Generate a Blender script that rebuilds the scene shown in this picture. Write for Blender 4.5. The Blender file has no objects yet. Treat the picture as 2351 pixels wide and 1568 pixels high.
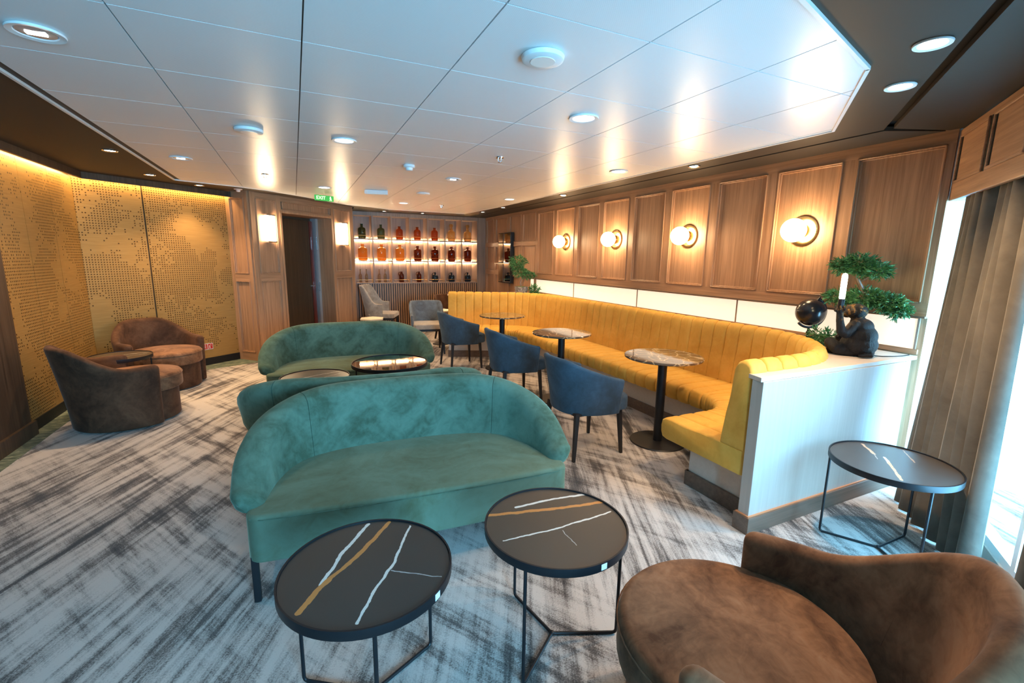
import bpy, bmesh, math, random
from math import sin, cos, pi, sqrt, radians, atan2, hypot
from mathutils import Vector, Matrix
random.seed(7)
S = bpy.context.scene
COL = S.collection

# ------------------------------------------------------------------ camera, world, light, exposure
yaw, pitch, roll = radians(25.2), radians(10.33), radians(.88)
fw = Vector((sin(yaw)*cos(pitch), cos(yaw)*cos(pitch), -sin(pitch)))
ri = Vector((cos(yaw), -sin(yaw), 0)); up = ri.cross(fw)
r2 = ri*cos(roll)+up*sin(roll); u2 = up*cos(roll)-ri*sin(roll)
cd = bpy.data.cameras.new('camera'); cam = bpy.data.objects.new('camera', cd); COL.objects.link(cam)
m = Matrix((r2, u2, -fw)).transposed().to_4x4(); m.translation = Vector((0, 0, 1.51)); cam.matrix_world = m
cd.sensor_width = 36; cd.sensor_fit = 'HORIZONTAL'; cd.lens = 36*1054/2351; cd.clip_start = .02
S.camera = cam
S.view_settings.view_transform = 'Standard'; S.view_settings.look = 'None'
S.view_settings.gamma = 1; S.view_settings.use_curve_mapping = False
S.view_settings.exposure = 1.2
wd = bpy.data.worlds.new('overcast_sky'); S.world = wd; wd.use_nodes = True
bg = wd.node_tree.nodes['Background']; bg.inputs[0].default_value = (.50, .80, 1, 1); bg.inputs[1].default_value = 5.0

def lamp(kind, name, loc, energy, col, parent=None, rot=None, aim=None, **kw):
    l = bpy.data.lights.new(name, kind); l.energy = energy; l.color = col
    for k, v in kw.items(): setattr(l, k, v)
    o = bpy.data.objects.new(name, l); COL.objects.link(o); o.location = loc
    if rot: o.rotation_euler = rot
    if aim: o.rotation_euler = (Vector(aim)).to_track_quat('-Z', 'Y').to_euler()
    if parent: o.parent = parent
    return o
DAY = (.20, .62, 1.0)
WD = Vector((-.814, -.581, 0))           # direction of the slanted window wall, room on its right
WN = Vector((.581, -.814, 0))            # outward
W0 = Vector((3.88, 1.47, 0))
# daylight outside the slanted window and outside the window behind the camera
c1 = W0+WD*.95+WN*.35
lamp('AREA', 'daylight', (c1.x, c1.y, 1.05), 215, DAY, aim=-WN+Vector((0,0,.28)), shape='RECTANGLE', size=2.6, size_y=2.2)
lamp('AREA', 'daylight', (.55, -2.75, 1.3), 210, DAY, aim=(0, 1, .30), shape='RECTANGLE', size=1.3, size_y=1.5)

# ------------------------------------------------------------------ mesh helpers
class MB:
    def __init__(s): s.v = []; s.f = []
    def add(s, vs, fs):
        n = len(s.v); s.v += [tuple(v) for v in vs]; s.f += [tuple(i+n for i in f) for f in fs]; return s
    def box(s, x0, x1, y0, y1, z0, z1):
        return s.add([(x0,y0,z0),(x1,y0,z0),(x1,y1,z0),(x0,y1,z0),(x0,y0,z1),(x1,y0,z1),(x1,y1,z1),(x0,y1,z1)],
                     [(0,3,2,1),(4,5,6,7),(0,1,5,4),(1,2,6,5),(2,3,7,6),(3,0,4,7)])
    def prism(s, poly, z0, z1):
        n = len(poly)
        if sum(poly[i][0]*poly[(i+1)%n][1]-poly[(i+1)%n][0]*poly[i][1] for i in range(n)) < 0: poly = poly[::-1]
        return s.add([(p[0],p[1],z0) for p in poly]+[(p[0],p[1],z1) for p in poly],
                     [tuple(range(n))[::-1], tuple(range(n, 2*n))]+[(i,(i+1)%n,n+(i+1)%n,n+i) for i in range(n)])
    def lathe(s, prof, n=24, c=(0,0,0), axis='z'):
        vs = []; fs = []; k = len(prof)
        for i in range(n):
            a = 2*pi*i/n
            for r, z in prof:
                if axis == 'z': vs.append((c[0]+r*cos(a), c[1]+r*sin(a), c[2]+z))
                else: vs.append((c[0]+r*cos(a), c[1]-z, c[2]+r*sin(a)))
        for i in range(n):
            j = (i+1) % n
            for q in range(k-1): fs.append((i*k+q, j*k+q, j*k+q+1, i*k+q+1))
        fs.append(tuple(i*k for i in range(n))[::-1]); fs.append(tuple(i*k+k-1 for i in range(n)))
        return s.add(vs, fs)
    def tube(s, pts, r, n=8):
        pts = [Vector(p) for p in pts]; rr = r if isinstance(r, (list, tuple)) else [r]*len(pts)
        vs = []; u = None
        for i, p in enumerate(pts):
            t = (pts[min(i+1, len(pts)-1)]-pts[max(i-1, 0)]).normalized()
            if u is None: u = t.orthogonal().normalized()
            else: u = (u-t*u.dot(t)).normalized()
            w = t.cross(u)
            vs += [p+(u*cos(2*pi*k/n)+w*sin(2*pi*k/n))*rr[i] for k in range(n)]
        fs = [(i*n+k, i*n+(k+1)%n, (i+1)*n+(k+1)%n, (i+1)*n+k) for i in range(len(pts)-1) for k in range(n)]
        fs += [tuple(range(n))[::-1], tuple((len(pts)-1)*n+k for k in range(n))]
        return s.add(vs, fs)
    def loft(s, rings, cap=True, closed=True):
        n = len(rings[0]); vs = [p for r in rings for p in r]
        kk = n if closed else n-1
        fs = [(i*n+k, i*n+(k+1)%n, (i+1)*n+(k+1)%n, (i+1)*n+k) for i in range(len(rings)-1) for k in range(kk)]
        if cap: fs += [tuple(range(n))[::-1], tuple((len(rings)-1)*n+k for k in range(n))]
        return s.add(vs, fs)
    def ball(s, c, r, n=16, m=10):
        rx, ry, rz = r if isinstance(r, (list, tuple)) else (r, r, r)
        rings = []
        for i in range(1, m):
            a = -pi/2+pi*i/m
            rings.append([(c[0]+rx*cos(a)*cos(2*pi*k/n), c[1]+ry*cos(a)*sin(2*pi*k/n), c[2]+rz*sin(a)) for k in range(n)])
        b = len(s.v); s.loft(rings, cap=False)
        s.v += [(c[0], c[1], c[2]-rz), (c[0], c[1], c[2]+rz)]; t = len(s.v)-2; l = b+(m-2)*n
        s.f += [(b+(k+1)%n, b+k, t) for k in range(n)]+[(l+k, l+(k+1)%n, t+1) for k in range(n)]
        return s
    def build(s, name, mat, parent=None, smooth=40, bevel=0, seg=2, loc=None, rot=None):
        me = bpy.data.meshes.new(name); me.from_pydata(s.v, [], s.f)
        bm = bmesh.new(); bm.from_mesh(me); bmesh.ops.recalc_face_normals(bm, faces=bm.faces); bm.to_mesh(me); bm.free()
        me.materials.append(mat)
        if smooth:
            me.polygons.foreach_set('use_smooth', [True]*len(me.polygons)); me.set_sharp_from_angle(angle=radians(smooth))
        o = bpy.data.objects.new(name, me); COL.objects.link(o)
        if parent: o.parent = parent
        if loc: o.location = loc
        if rot: o.rotation_euler = rot
        if bevel:
            b = o.modifiers.new('bevel', 'BEVEL'); b.width = bevel; b.segments = seg; b.limit_method = 'ANGLE'; b.angle_limit = radians(50)
        return o
def tag(o, label, cat, group=None, kind=None):
    o['label'] = label; o['category'] = cat
    if group: o['group'] = group
    if kind: o['kind'] = kind
    return o
def thing(name, label, cat, loc=(0,0,0), rz=0, group=None):
    o = bpy.data.objects.new(name, None); COL.objects.link(o); o.location = loc; o.rotation_euler = (0,0,rz)
    o.empty_display_size = .1
    return tag(o, label, cat, group)
def struct(o): o['kind'] = 'structure'; return o
def copy_tree(o, loc, rz, label, group=None):
    r = o.copy(); COL.objects.link(r); r.location = loc; r.rotation_euler = (0,0,rz); r['label'] = label
    if group: r['group'] = group
    def rec(a, b):
        for ch in list(a.children):
            c = ch.copy(); COL.objects.link(c); c.parent = b; rec(ch, c)
    rec(o, r); return r
def ss(a, b, x):
    t = min(1, max(0, (x-a)/(b-a))); return t*t*(3-2*t)

# ------------------------------------------------------------------ materials
def mat(name, col=(.5,.5,.5), rough=.5, metal=0, **kw):
    m = bpy.data.materials.new(name); m.use_nodes = True
    b = m.node_tree.nodes['Principled BSDF']
    b.inputs['Base Color'].default_value = (*col, 1); b.inputs['Roughness'].default_value = rough; b.inputs['Metallic'].default_value = metal
    for k, v in kw.items():
        k = k.replace('_', ' ')
        b.inputs[k].default_value = v if not isinstance(v, tuple) else (*v, 1)
    return m
def emis(name, col, st, base=(.8,.8,.8)):
    return mat(name, base, .4, 0, Emission_Color=col, Emission_Strength=st)
class NT:
    def __init__(s, m): s.t = m.node_tree; s.b = s.t.nodes['Principled BSDF']
    def n(s, typ, ins=None, **kw):
        n = s.t.nodes.new(typ)
        for k, v in kw.items(): setattr(n, k, v)
        for k, v in (ins or {}).items():
            if isinstance(v, bpy.types.NodeSocket): s.t.links.new(v, n.inputs[k])
            else: n.inputs[k].default_value = v
        return n
    def l(s, a, b): s.t.links.new(a, b)
    def math(s, op, a, b=None, c=None):
        ins = {0: a}
        if b is not None: ins[1] = b
        if c is not None: ins[2] = c
        return s.n('ShaderNodeMath', ins, operation=op).outputs[0]
    def co(s): return s.n('ShaderNodeTexCoord').outputs['Object']
    def mp(s, v, scale=(1,1,1), rot=(0,0,0), loc=(0,0,0)):
        return s.n('ShaderNodeMapping', {'Vector': v, 'Scale': scale, 'Rotation': rot, 'Location': loc}).outputs[0]
    def noise(s, v, scale, detail=4, rough=.5, dist=0):
        return s.n('ShaderNodeTexNoise', {'Vector': v, 'Scale': scale, 'Detail': detail, 'Roughness': rough, 'Distortion': dist}).outputs['Fac']
    def ramp(s, f, stops, interp='LINEAR'):
        r = s.n('ShaderNodeValToRGB', {0: f}); cr = r.color_ramp; cr.interpolation = interp
        while len(cr.elements) < len(stops): cr.elements.new(.5)
        for e, (p, c) in zip(cr.elements, stops):
            e.position = p; e.color = (*c, 1) if isinstance(c, tuple) else (c, c, c, 1)
        return r.outputs[0]
    def mix(s, f, a, b, typ='MIX'):
        n = s.t.nodes.new('ShaderNodeMix'); n.data_type = 'RGBA'; n.blend_type = typ
        for i, v in ((0, f), (6, a), (7, b)):
            if isinstance(v, bpy.types.NodeSocket): s.t.links.new(v, n.inputs[i])
            elif i == 0: n.inputs[0].default_value = v
            else: n.inputs[i].default_value = (*v, 1)
        return n.outputs[2]
    def bump(s, h, st=.2, d=.01):
        b = s.n('ShaderNodeBump', {'Height': h, 'Strength': st, 'Distance': d}); s.l(b.outputs[0], s.b.inputs['Normal'])
    def base(s, c): s.l(c, s.b.inputs['Base Color'])

def wood(name, c1, c2, horiz=False, rough=.42, sc=1.0, world_y=False):
    m = mat(name, c1, rough); t = NT(m); co = t.co()
    s1 = (1.0, 22, 26) if horiz else (26, 22, 1.0)
    if world_y: s1 = (26, 1, 22)
    a = t.noise(t.mp(co, s1), 1.6*sc, 8, .62, .35)
    b = t.noise(t.mp(co, tuple(v*5 if v > 2 else v*2 for v in s1)), 1.5*sc, 3, .6)
    f = t.math('ADD', t.math('MULTIPLY', a, .72), t.math('MULTIPLY', b, .28))
    col = t.ramp(f, [(.36, c2), (.5, tuple((x+y)/2 for x, y in zip(c1, c2))), (.63, c1)])
    t.base(col); t.bump(f, .12, .003)
    return m
W1, W2 = (.50,.285,.165), (.30,.16,.088)
WOODV = wood('oak_vertical', W1, W2)
WOODH = wood('oak_horizontal', W1, W2, True)
WOODD = wood('dark_oak', (.10,.06,.038), (.04,.024,.016))
WOODP = wood('pale_oak', (.54,.49,.44), (.48,.43,.38), rough=.38)
WOODPH = wood('pale_oak_horizontal', (.66,.59,.52), (.60,.53,.46), True, rough=.35)
PLINTH = wood('grey_brown_oak', (.20,.13,.095), (.13,.085,.062), True)
BOXW = wood('shelf_walnut', (.36,.25,.19), (.23,.15,.11))
BLACK = mat('black_metal', (.012,.013,.017), .45, .3)
BLACKW = mat('black_stained_wood', (.014,.012,.013), .5)
DARK = mat('black_gap', (.006,.006,.006), .8)
BRASS = mat('brass', (.75,.5,.22), .25, 1)
CHROME = mat('chrome', (.8,.82,.85), .15, 1)
WHITE = mat('white_plastic', (.8,.8,.8), .4)
SOFFIT = mat('brown_soffit_paint', (.050,.039,.030), .55, 0, Specular_IOR_Level=.25)
MIRROR = mat('smoked_mirror', (.32,.27,.22), .03, 1)
STICK = mat('white_sticker', (.85,.87,.92), .5)

def tilemat():
    m = mat('perforated_ceiling_tile', (.78,.78,.78), .33, 0, Specular_IOR_Level=.4); t = NT(m); co = t.co()
    p = t.mp(co, (700,700,700)); sx = t.n('ShaderNodeSeparateXYZ', {0: p})
    a = t.math('SINE', sx.outputs[0]); b = t.math('SINE', sx.outputs[1])
    d = t.math('GREATER_THAN', t.math('MULTIPLY', a, b), .55)
    t.base(t.mix(d, (.82,.82,.82), (.74,.745,.75)))
    t.bump(t.noise(t.mp(co, (3,60,1)), 2, 2), .03, .002)
    return m
TILE = tilemat(); TRIMW = mat('white_ceiling_trim', (.85,.82,.78), .3)

def velvet(name, c1, c2, c3=None, scale=3.2, sheen=.5, rough=.85, st=(1,0,0)):
    m = mat(name, c1, rough, 0, Sheen_Weight=sheen, Sheen_Roughness=.35); t = NT(m); co = t.mp(t.co(), loc=st)
    t.b.inputs['Specular IOR Level'].default_value = .12
    t.b.inputs['Sheen Tint'].default_value = (*[min(1, x*2.2+.15) for x in c1], 1)
    f = t.noise(co, scale, 7, .62, .9); g = t.noise(co, scale*5, 5, .6, 1.4)
    k = t.math('ADD', t.math('MULTIPLY', f, .75), t.math('MULTIPLY', g, .25))
    stops = [(.38, c2), (.56, c1)]
    if c3: stops.append((.70, c3))
    t.base(t.ramp(k, stops)); t.bump(t.noise(co, 260, 2), .12, .001)
    return m
GREEN = velvet('green_velvet', (.105,.175,.13), (.052,.085,.055), (.14,.225,.17), 3.0)
GREEN2 = velvet('green_velvet_seat', (.13,.185,.13), (.095,.115,.065), (.15,.215,.155), 2.2)
BLUE = velvet('blue_velvet', (.062,.100,.140), (.045,.062,.078), (.080,.130,.180), 3)
GREYB = velvet('grey_blue_fabric', (.16,.19,.22), (.10,.11,.125), (.2,.24,.28), 5)
GREYF = velvet('grey_fabric', (.40,.36,.32), (.26,.23,.20), (.48,.43,.38), 4)
BROWN = velvet('brown_velvet', (.25,.128,.070), (.095,.046,.026), (.33,.185,.108), 3.6, sheen=.4)
DBROWN = velvet('dark_brown_velvet', (.105,.052,.030), (.05,.025,.016), (.15,.078,.046), 3.4, sheen=.3)
YEL = velvet('mustard_velvet', (.74,.41,.075), (.64,.33,.05), (.80,.47,.10), 3.0, sheen=.3, rough=.7)
YEL.node_tree.nodes['Principled BSDF'].inputs['Specular IOR Level'].default_value = .3
CURT = velvet('grey_curtain', (.165,.145,.120), (.12,.105,.088), (.195,.172,.145), 2, sheen=.35)
CURT.node_tree.nodes['Principled BSDF'].inputs['Base Color']

def carpet():
    m = mat('brushed_carpet', (.5,.48,.46), .95, 0, Sheen_Weight=.2); t = NT(m); co = t.co()
    t.b.inputs['Specular IOR Level'].default_value = .1
    def streak(ang, sx, sy, sc, lo):
        v = t.mp(t.mp(co, (1,1,1), (0,0,radians(-ang)), (lo, lo*.7, 0)), (sx, sy, 1))
        return t.noise(v, sc, 7, .66, .25)
    a = t.math('ADD', t.math('MULTIPLY', streak(63, .30, 3.2, 1.5, 3), .55), t.math('MULTIPLY', streak(63, .8, 12, 1.6, 8), .45))
    b = t.math('ADD', t.math('MULTIPLY', streak(-58, .5, 3.0, 1.5, 5), .55), t.math('MULTIPLY', streak(-58, 1.2, 11, 1.5, 1), .45))
    big = t.noise(t.mp(co, loc=(2.3,.4,0)), .75, 3, .5)
    w = t.ramp(big, [(.42, 0.0), (.60, 1.0)])
    k = t.mix(w, t.mix(.5, a, a), b)
    cross = t.math('MULTIPLY', t.ramp(a, [(.36, 0.0), (.56, 1.0)]), t.ramp(b, [(.33, 0.3), (.52, 1.0)]))
    sel = t.math('ADD', t.math('MULTIPLY', t.n('ShaderNodeRGBToBW', {0: k}).outputs[0], .75), t.math('MULTIPLY', cross, .25))
    fine = t.noise(co, 160, 2, .6)
    sel = t.math('ADD', sel, t.math('MULTIPLY', t.math('SUBTRACT', fine, .5), .30))
    patch = t.math('MULTIPLY', t.math('SUBTRACT', t.noise(co, 1.5, 5, .6), .5), .42)
    sel = t.math('ADD', sel, patch)
    t.base(t.ramp(sel, [(.34, (.040,.036,.035)), (.445, (.15,.13,.12)), (.52, (.37,.34,.32)), (.63, (.56,.52,.49))]))
    t.bump(t.noise(co, 300, 2), .4, .003)
    return m
CARPET = carpet()
def carpet2():
    m = mat('green_border_carpet', (.2,.25,.2), .95); t = NT(m); co = t.co()
    t.base(t.ramp(t.noise(t.mp(co, (3,14,1), (0,0,.5)), 3, 6, .7, .5), [(.36,(.035,.06,.05)),(.52,(.13,.17,.13)),(.66,(.36,.38,.28))]))
    return m
CARPET2 = carpet2()

def perfo():
    m = mat('perforated_gold_metal', (.45,.26,.085), .42, .3); t = NT(m); co = t.co()
    s = t.n('ShaderNodeSeparateXYZ', {0: co}); P = .0265
    def cell(o):
        f = t.math('DIVIDE', o, P); fl = t.math('FLOOR', f); return t.math('SUBTRACT', t.math('SUBTRACT', f, fl), .5), fl
    fx, ix = cell(s.outputs[0]); fz, iz = cell(s.outputs[2])
    d = t.math('SQRT', t.math('ADD', t.math('MULTIPLY', fx, fx), t.math('MULTIPLY', fz, fz)))
    cc = t.n('ShaderNodeCombineXYZ', {0: t.math('MULTIPLY', ix, P), 1: s.outputs[1], 2: t.math('MULTIPLY', iz, P)}).outputs[0]
    n1 = t.noise(t.mp(cc, (1,0,1), loc=(4,0,1.7)), 1.9, 3, .55); n2 = t.noise(t.mp(cc, (1,0,1)), 37, 0)
    keep = t.math('GREATER_THAN', t.math('ADD', n1, t.math('MULTIPLY', t.math('SUBTRACT', n2, .5), .22)), .475)
    r = t.math('MULTIPLY', keep, t.math('ADD', .17, t.math('MULTIPLY', n2, .16)))
    hole = t.math('LESS_THAN', d, r)
    g = t.noise(t.mp(co, (2,1,60)), 2, 3)
    t.base(t.mix(hole, t.ramp(g, [(.3,(.38,.215,.065)),(.7,(.47,.28,.09))]), (.09,.045,.012)))
    t.bump(t.math('SUBTRACT', 1.0, hole), .5, .004)
    return m
PERFO = perfo()

def cafetop():
    m = mat('veined_glossy_marble', (.1,.07,.05), .06, 0, Coat_Weight=.15, Coat_Roughness=.03); t = NT(m); co = t.co()
    w = t.noise(co, 6, 3); cv = t.n('ShaderNodeVectorMath', {0: co, 1: t.n('ShaderNodeCombineXYZ', {0: t.math('MULTIPLY', w, .12), 1: t.math('MULTIPLY', w, -.09)}).outputs[0]}, operation='ADD').outputs[0]
    v = t.n('ShaderNodeTexVoronoi', {'Vector': cv, 'Scale': 9.0}, feature='DISTANCE_TO_EDGE').outputs['Distance']
    t.base(t.ramp(v, [(.0,(.62,.48,.30)),(.03,(.33,.22,.12)),(.09,(.13,.085,.055))]))
    return m
CAFETOP = cafetop()
def veintop(name, segs, base=(.040,.034,.030), rough=.33):
    """dark ceramic with broken veins; segs: (polyline, width, colour)"""
    m = mat(name, base, rough); t = NT(m); co = t.co()
    wob = t.n('ShaderNodeTexNoise', {'Vector': co, 'Scale': 16, 'Detail': 5}).outputs['Color']
    off = t.n('ShaderNodeVectorMath', {0: wob, 1: (.5,.5,.5)}, operation='SUBTRACT').outputs[0]
    cv = t.n('ShaderNodeVectorMath', {0: off, 1: (.022,.022,0), 2: co}, operation='MULTIPLY_ADD').outputs[0]
    wid = t.math('ADD', .35, t.math('MULTIPLY', t.noise(co, 11, 4, .7), 1.3))
    c = None; cur = base
    cloud = t.noise(co, 4, 4)
    cur = t.mix(t.math('MULTIPLY', cloud, .5), base, tuple(x*1.7 for x in base))
    for pl, w, colr in segs:
        for a, b in zip(pl[:-1], pl[1:]):
            A = Vector((a[0], a[1], 0)); D = Vector((b[0]-a[0], b[1]-a[1], 0)); L2 = D.length_squared
            q = t.n('ShaderNodeVectorMath', {0: cv, 1: tuple(A)}, operation='SUBTRACT').outputs[0]
            q = t.n('ShaderNodeVectorMath', {0: q, 1: (1,1,0)}, operation='MULTIPLY').outputs[0]
            dt = t.n('ShaderNodeVectorMath', {0: q, 1: tuple(D/L2)}, operation='DOT_PRODUCT').outputs['Value']
            h = t.n('ShaderNodeClamp', {0: dt}).outputs[0]
            pr = t.n('ShaderNodeVectorMath', {0: tuple(D), 'Scale': h}, operation='SCALE').outputs[0]
            ds = t.n('ShaderNodeVectorMath', {0: q, 1: pr}, operation='DISTANCE').outputs['Value']
            msk = t.math('LESS_THAN', ds, t.math('MULTIPLY', wid, w))
            cur = t.mix(msk, cur, colr)
    t.base(cur)
    return m
ORG, WHT = (.55,.22,.06), (.72,.68,.62)
VEINA = veintop('veined_ceramic_front_left', [([(.037,.252),(-.062,.12),(-.146,-.028)], .0062, WHT), ([(.112,.232),(-.008,.088),(-.147,-.038),(-.209,-.128)], .0085, ORG),
     ([(.179,.18),(.084,-.016),(.007,-.117),(-.06,-.234)], .0045, WHT), ([(.07,-.05),(.205,-.144)], .0018, (.4,.4,.4))])
VEINB = veintop('veined_ceramic_front_right', [([(.233,.145),(.04,.17),(-.09,.17)], .0065, WHT), ([(.262,.06),(.01,.105),(-.22,.16)], .009, ORG),
     ([(.25,-.016),(.01,-.03),(-.23,-.015)], .0036, WHT), ([(.0,-.05),(.0,-.15)], .0014, (.4,.4,.4))], (.058,.043,.032))
VEINC = veintop('veined_ceramic_by_curtain', [([(.118,.205),(.03,.10)], .0075, (.62,.42,.26)), ([(.03,.10),(-.03,.055)], .0025, (.4,.35,.3)), ([(.03,.05),(-.04,-.005)], .007, WHT), ([(-.024,.007),(-.191,-.128)], .007, (.62,.36,.14)),
     ([(.23,.06),(.10,-.05)], .003, (.45,.28,.16))], (.055,.05,.047))
VEIND = veintop('veined_ceramic_middle', [([(-.2,-.05),(.0,.05),(.2,.14)], .004, WHT), ([(-.1,-.15),(.12,.0),(.2,.05)], .002, WHT)], (.06,.042,.030))

# ------------------------------------------------------------------ room shell
H = 2.325
ROOM = [(-2.1,-2.4),(-2.1,6.57),(-.8,7.62),(-.51,7.33),(.96,8.73),(1.03,9.35),(1.03,9.70),(3.76,9.70),(3.76,1.56),(3.88,1.47),(1.28,-.386),(1.28,-2.4)]
fl = struct(MB().prism([(-2.3,-2.9),(-2.3,9.9),(4.3,9.9),(4.3,-2.9)], -.08, 0).build('floor', CARPET, smooth=0))
fb = MB().prism([(-2.08,-2.3),(-2.08,6.57),(-.8,7.6),(-.51,7.31),(-.55,7.27),(-1.15,7.0),(-1.93,5.25),(-1.93,-2.3)], .0, .003).build('floor_border', CARPET2, fl, smooth=0)
ceil = struct(MB().prism([(-2.3,-2.9),(-2.3,9.9),(4.3,9.9),(4.3,-2.9)], H+.05, H+.14).build('ceiling', DARK, smooth=0))
# soffit boards: inner field and the strip outside the dark slot
inner = [(-1.97,-2.38),(-1.97,6.50),(-.86,7.46),(-.5,7.2),(1.0,8.64),(1.05,9.69),(3.40,9.69),(3.40,1.80),(.95,.02),(.95,-2.38)]
MB().prism(inner, H+.008, H+.03).build('soffit_board', SOFFIT, ceil, smooth=0)
MB().prism([(3.412,9.69),(3.412,1.80),(3.75,1.62),(3.75,9.69)], H+.004, H+.03).build('soffit_board', SOFFIT, ceil, smooth=0)
MB().prism([(3.40,1.745),(3.75,1.60),(3.74,1.3),(1.28,-.45),(.98,-.02)], H+.004, H+.03).build('soffit_board', SOFFIT, ceil, smooth=0)
TP = [(-1.15,-2.3),(-1.17,6.58),(-.577,6.80),(-.25,7.0),(.197,7.45),(.863,8.21),(1.25,8.36),(1.60,8.60),(3.0,8.60),(3.08,7.2),(3.11,1.94),(2.26,1.30),(1.47,1.08),(.9,.6),(.9,-2.3)]
def clip(poly, a, b, c):
    out = []
    for i in range(len(poly)):
        p, q = poly[i], poly[(i+1) % len(poly)]
        dp, dq = a*p[0]+b*p[1]-c, a*q[0]+b*q[1]-c
        if dp <= 0: out.append(p)
        if (dp < 0 < dq) or (dq < 0 < dp):
            t = dp/(dp-dq); out.append((p[0]+(q[0]-p[0])*t, p[1]+(q[1]-p[1])*t))
    return out
G = .0028
for i in range(-2, 6):
    for j in range(-4, 12):
        x0, y0 = .08+.6*i+G, 1.525+.605*(j)+G
        q = clip(clip(clip(clip(TP, 1,0,x0+.6-2*G), -1,0,-x0), 0,1,y0+.605-2*G), 0,-1,-y0)
        if len(q) > 2: MB().prism(q, H, H+.0075).build('ceiling_tile', TILE, ceil, smooth=0)
# bright edge trim round the tile field
n = len(TP)
for i in range(n):
    a, b = Vector(TP[i]), Vector(TP[(i+1) % n]); d = (b-a).normalized(); o = Vector((-d.y, d.x))
    MB().prism([tuple(a-d*.005), tuple(b+d*.005), tuple(b+d*.005+o*.016), tuple(a-d*.005+o*.016)], H-.006, H+.0075).build('edge_trim', TRIMW, ceil, smooth=0)

def wall_at(name, P0, P1, matl=None, z0=0, z1=H+.06, th=.10):
    L = hypot(P1[0]-P0[0], P1[1]-P0[1]); ang = atan2(P1[1]-P0[1], P1[0]-P0[0])
    mb = MB()
    if isinstance(z0, list):
        for b in z0: mb.box(*b)
    else: mb.box(0, L, 0, th, z0, z1)
    o = struct(mb.build(name, matl or WOODV, smooth=0)); o.location = (P0[0], P0[1], 0); o.rotation_euler = (0,0,ang)
    o['L'] = L
    return o
def frame_panel(par, x0, x1, z0, z1, proud=.012, mould=.020):
    """recessed panel with a stepped moulding"""
    pn = MB().box(x0, x1, -.004, 0, z0, z1).build('panel', WOODV, par, smooth=0)
    mb = MB()
    for w0, w1, y in ((0, mould*.5, -.032), (mould*.5, mould, -.018)):
        a0, a1, c0, c1 = x0+w0, x1-w0, z0+w0, z1-w0; e = w1-w0
        mb.box(a0, a0+e, y, 0, c0, c1).box(a1-e, a1, y, 0, c0, c1).box(a0, a1, y, 0, c0, c0+e).box(a0, a1, y, 0, c1-e, c1)
    mb.build('moulding', WOODV, pn, smooth=0, bevel=.0025, seg=1)
def stile(par, x0, x1, z0, z1, y=-.024): MB().box(x0, x1, y, 0, z0, z1).build('stile', WOODV, par, smooth=0)
def rail(par, x0, x1, z0, z1, y=-.024): MB().box(x0, x1, y, 0, z0, z1).build('rail', WOODH, par, smooth=0)

# --- right wall (origin far end, local x runs toward the camera)
RX0 = 9.70
wr = wall_at('wall_right', (3.76, RX0), (3.76, 1.56))
X = lambda Y: RX0-Y
cen = [1.857+.608*k for k in range(9)]
edges = []
for cY in cen:
    frame_panel(wr, X(cY+.255), X(cY-.255), 1.255, 2.247)
edge = [cY for cY in cen]
for k in range(10):
    y_lo = cen[k-1]+.255 if k else 1.56
    y_hi = cen[k]-.255 if k < 9 else 7.03
    stile(wr, X(y_hi), X(y_lo), 1.255, 2.247)
rail(wr, X(7.03), X(1.56), 2.247, H+.04)
rail(wr, X(7.03), X(1.56), 1.170, 1.255)
MB().box(X(7.03), X(1.56), -.040, 0, 1.158, 1.170).build('ledge_strip', PLINTH, wr, smooth=0)
LIT = emis('backlit_panel_white', (1,.82,.60), .36)
LIT.node_tree.nodes['Principled BSDF'].inputs['Base Color'].default_value = (.8,.75,.7,1)
sm = [7.25, 5.84, 4.42, 3.01, 1.60]
for a, b in zip(sm[:-1], sm[1:]):
    MB().box(X(a)+.006, X(b)-.006, -.006, 0, .945, 1.150).build('backlit_panel', LIT, wr, smooth=0)
    MB().box(X(b)-.006, X(b)+.006, -.012, 0, .945, 1.158).build('divider', BOXW, wr, smooth=0)
MB().box(X(7.25), X(1.58), -.016, 0, .912, .945).build('rail', WOODH, wr, smooth=0)
# far section
fy = [(7.07,7.55),(7.62,8.11),(8.21,8.78),(8.89,9.28)]
for a, b in fy:
    for z0, z1 in ((.32,1.175),(1.255,1.73),(1.80,2.275)): frame_panel(wr, X(b), X(a), z0, z1, mould=.016)
ys = [(7.03,7.07),(7.55,7.62),(8.11,8.21),(8.78,8.89),(9.28,9.36)]
for a, b in ys: stile(wr, X(b), X(a), .1, H+.04)
for z0, z1 in ((.1,.32),(1.175,1.255),(1.73,1.80),(2.275,H+.04)):
    for a, b in fy: rail(wr, X(b), X(a), z0, z1)
# --- end of right wall to the window
wj = wall_at('wall_jamb', (3.76,1.56), (3.88,1.47), mat('white_jamb', (.75,.76,.78), .5))

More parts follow.
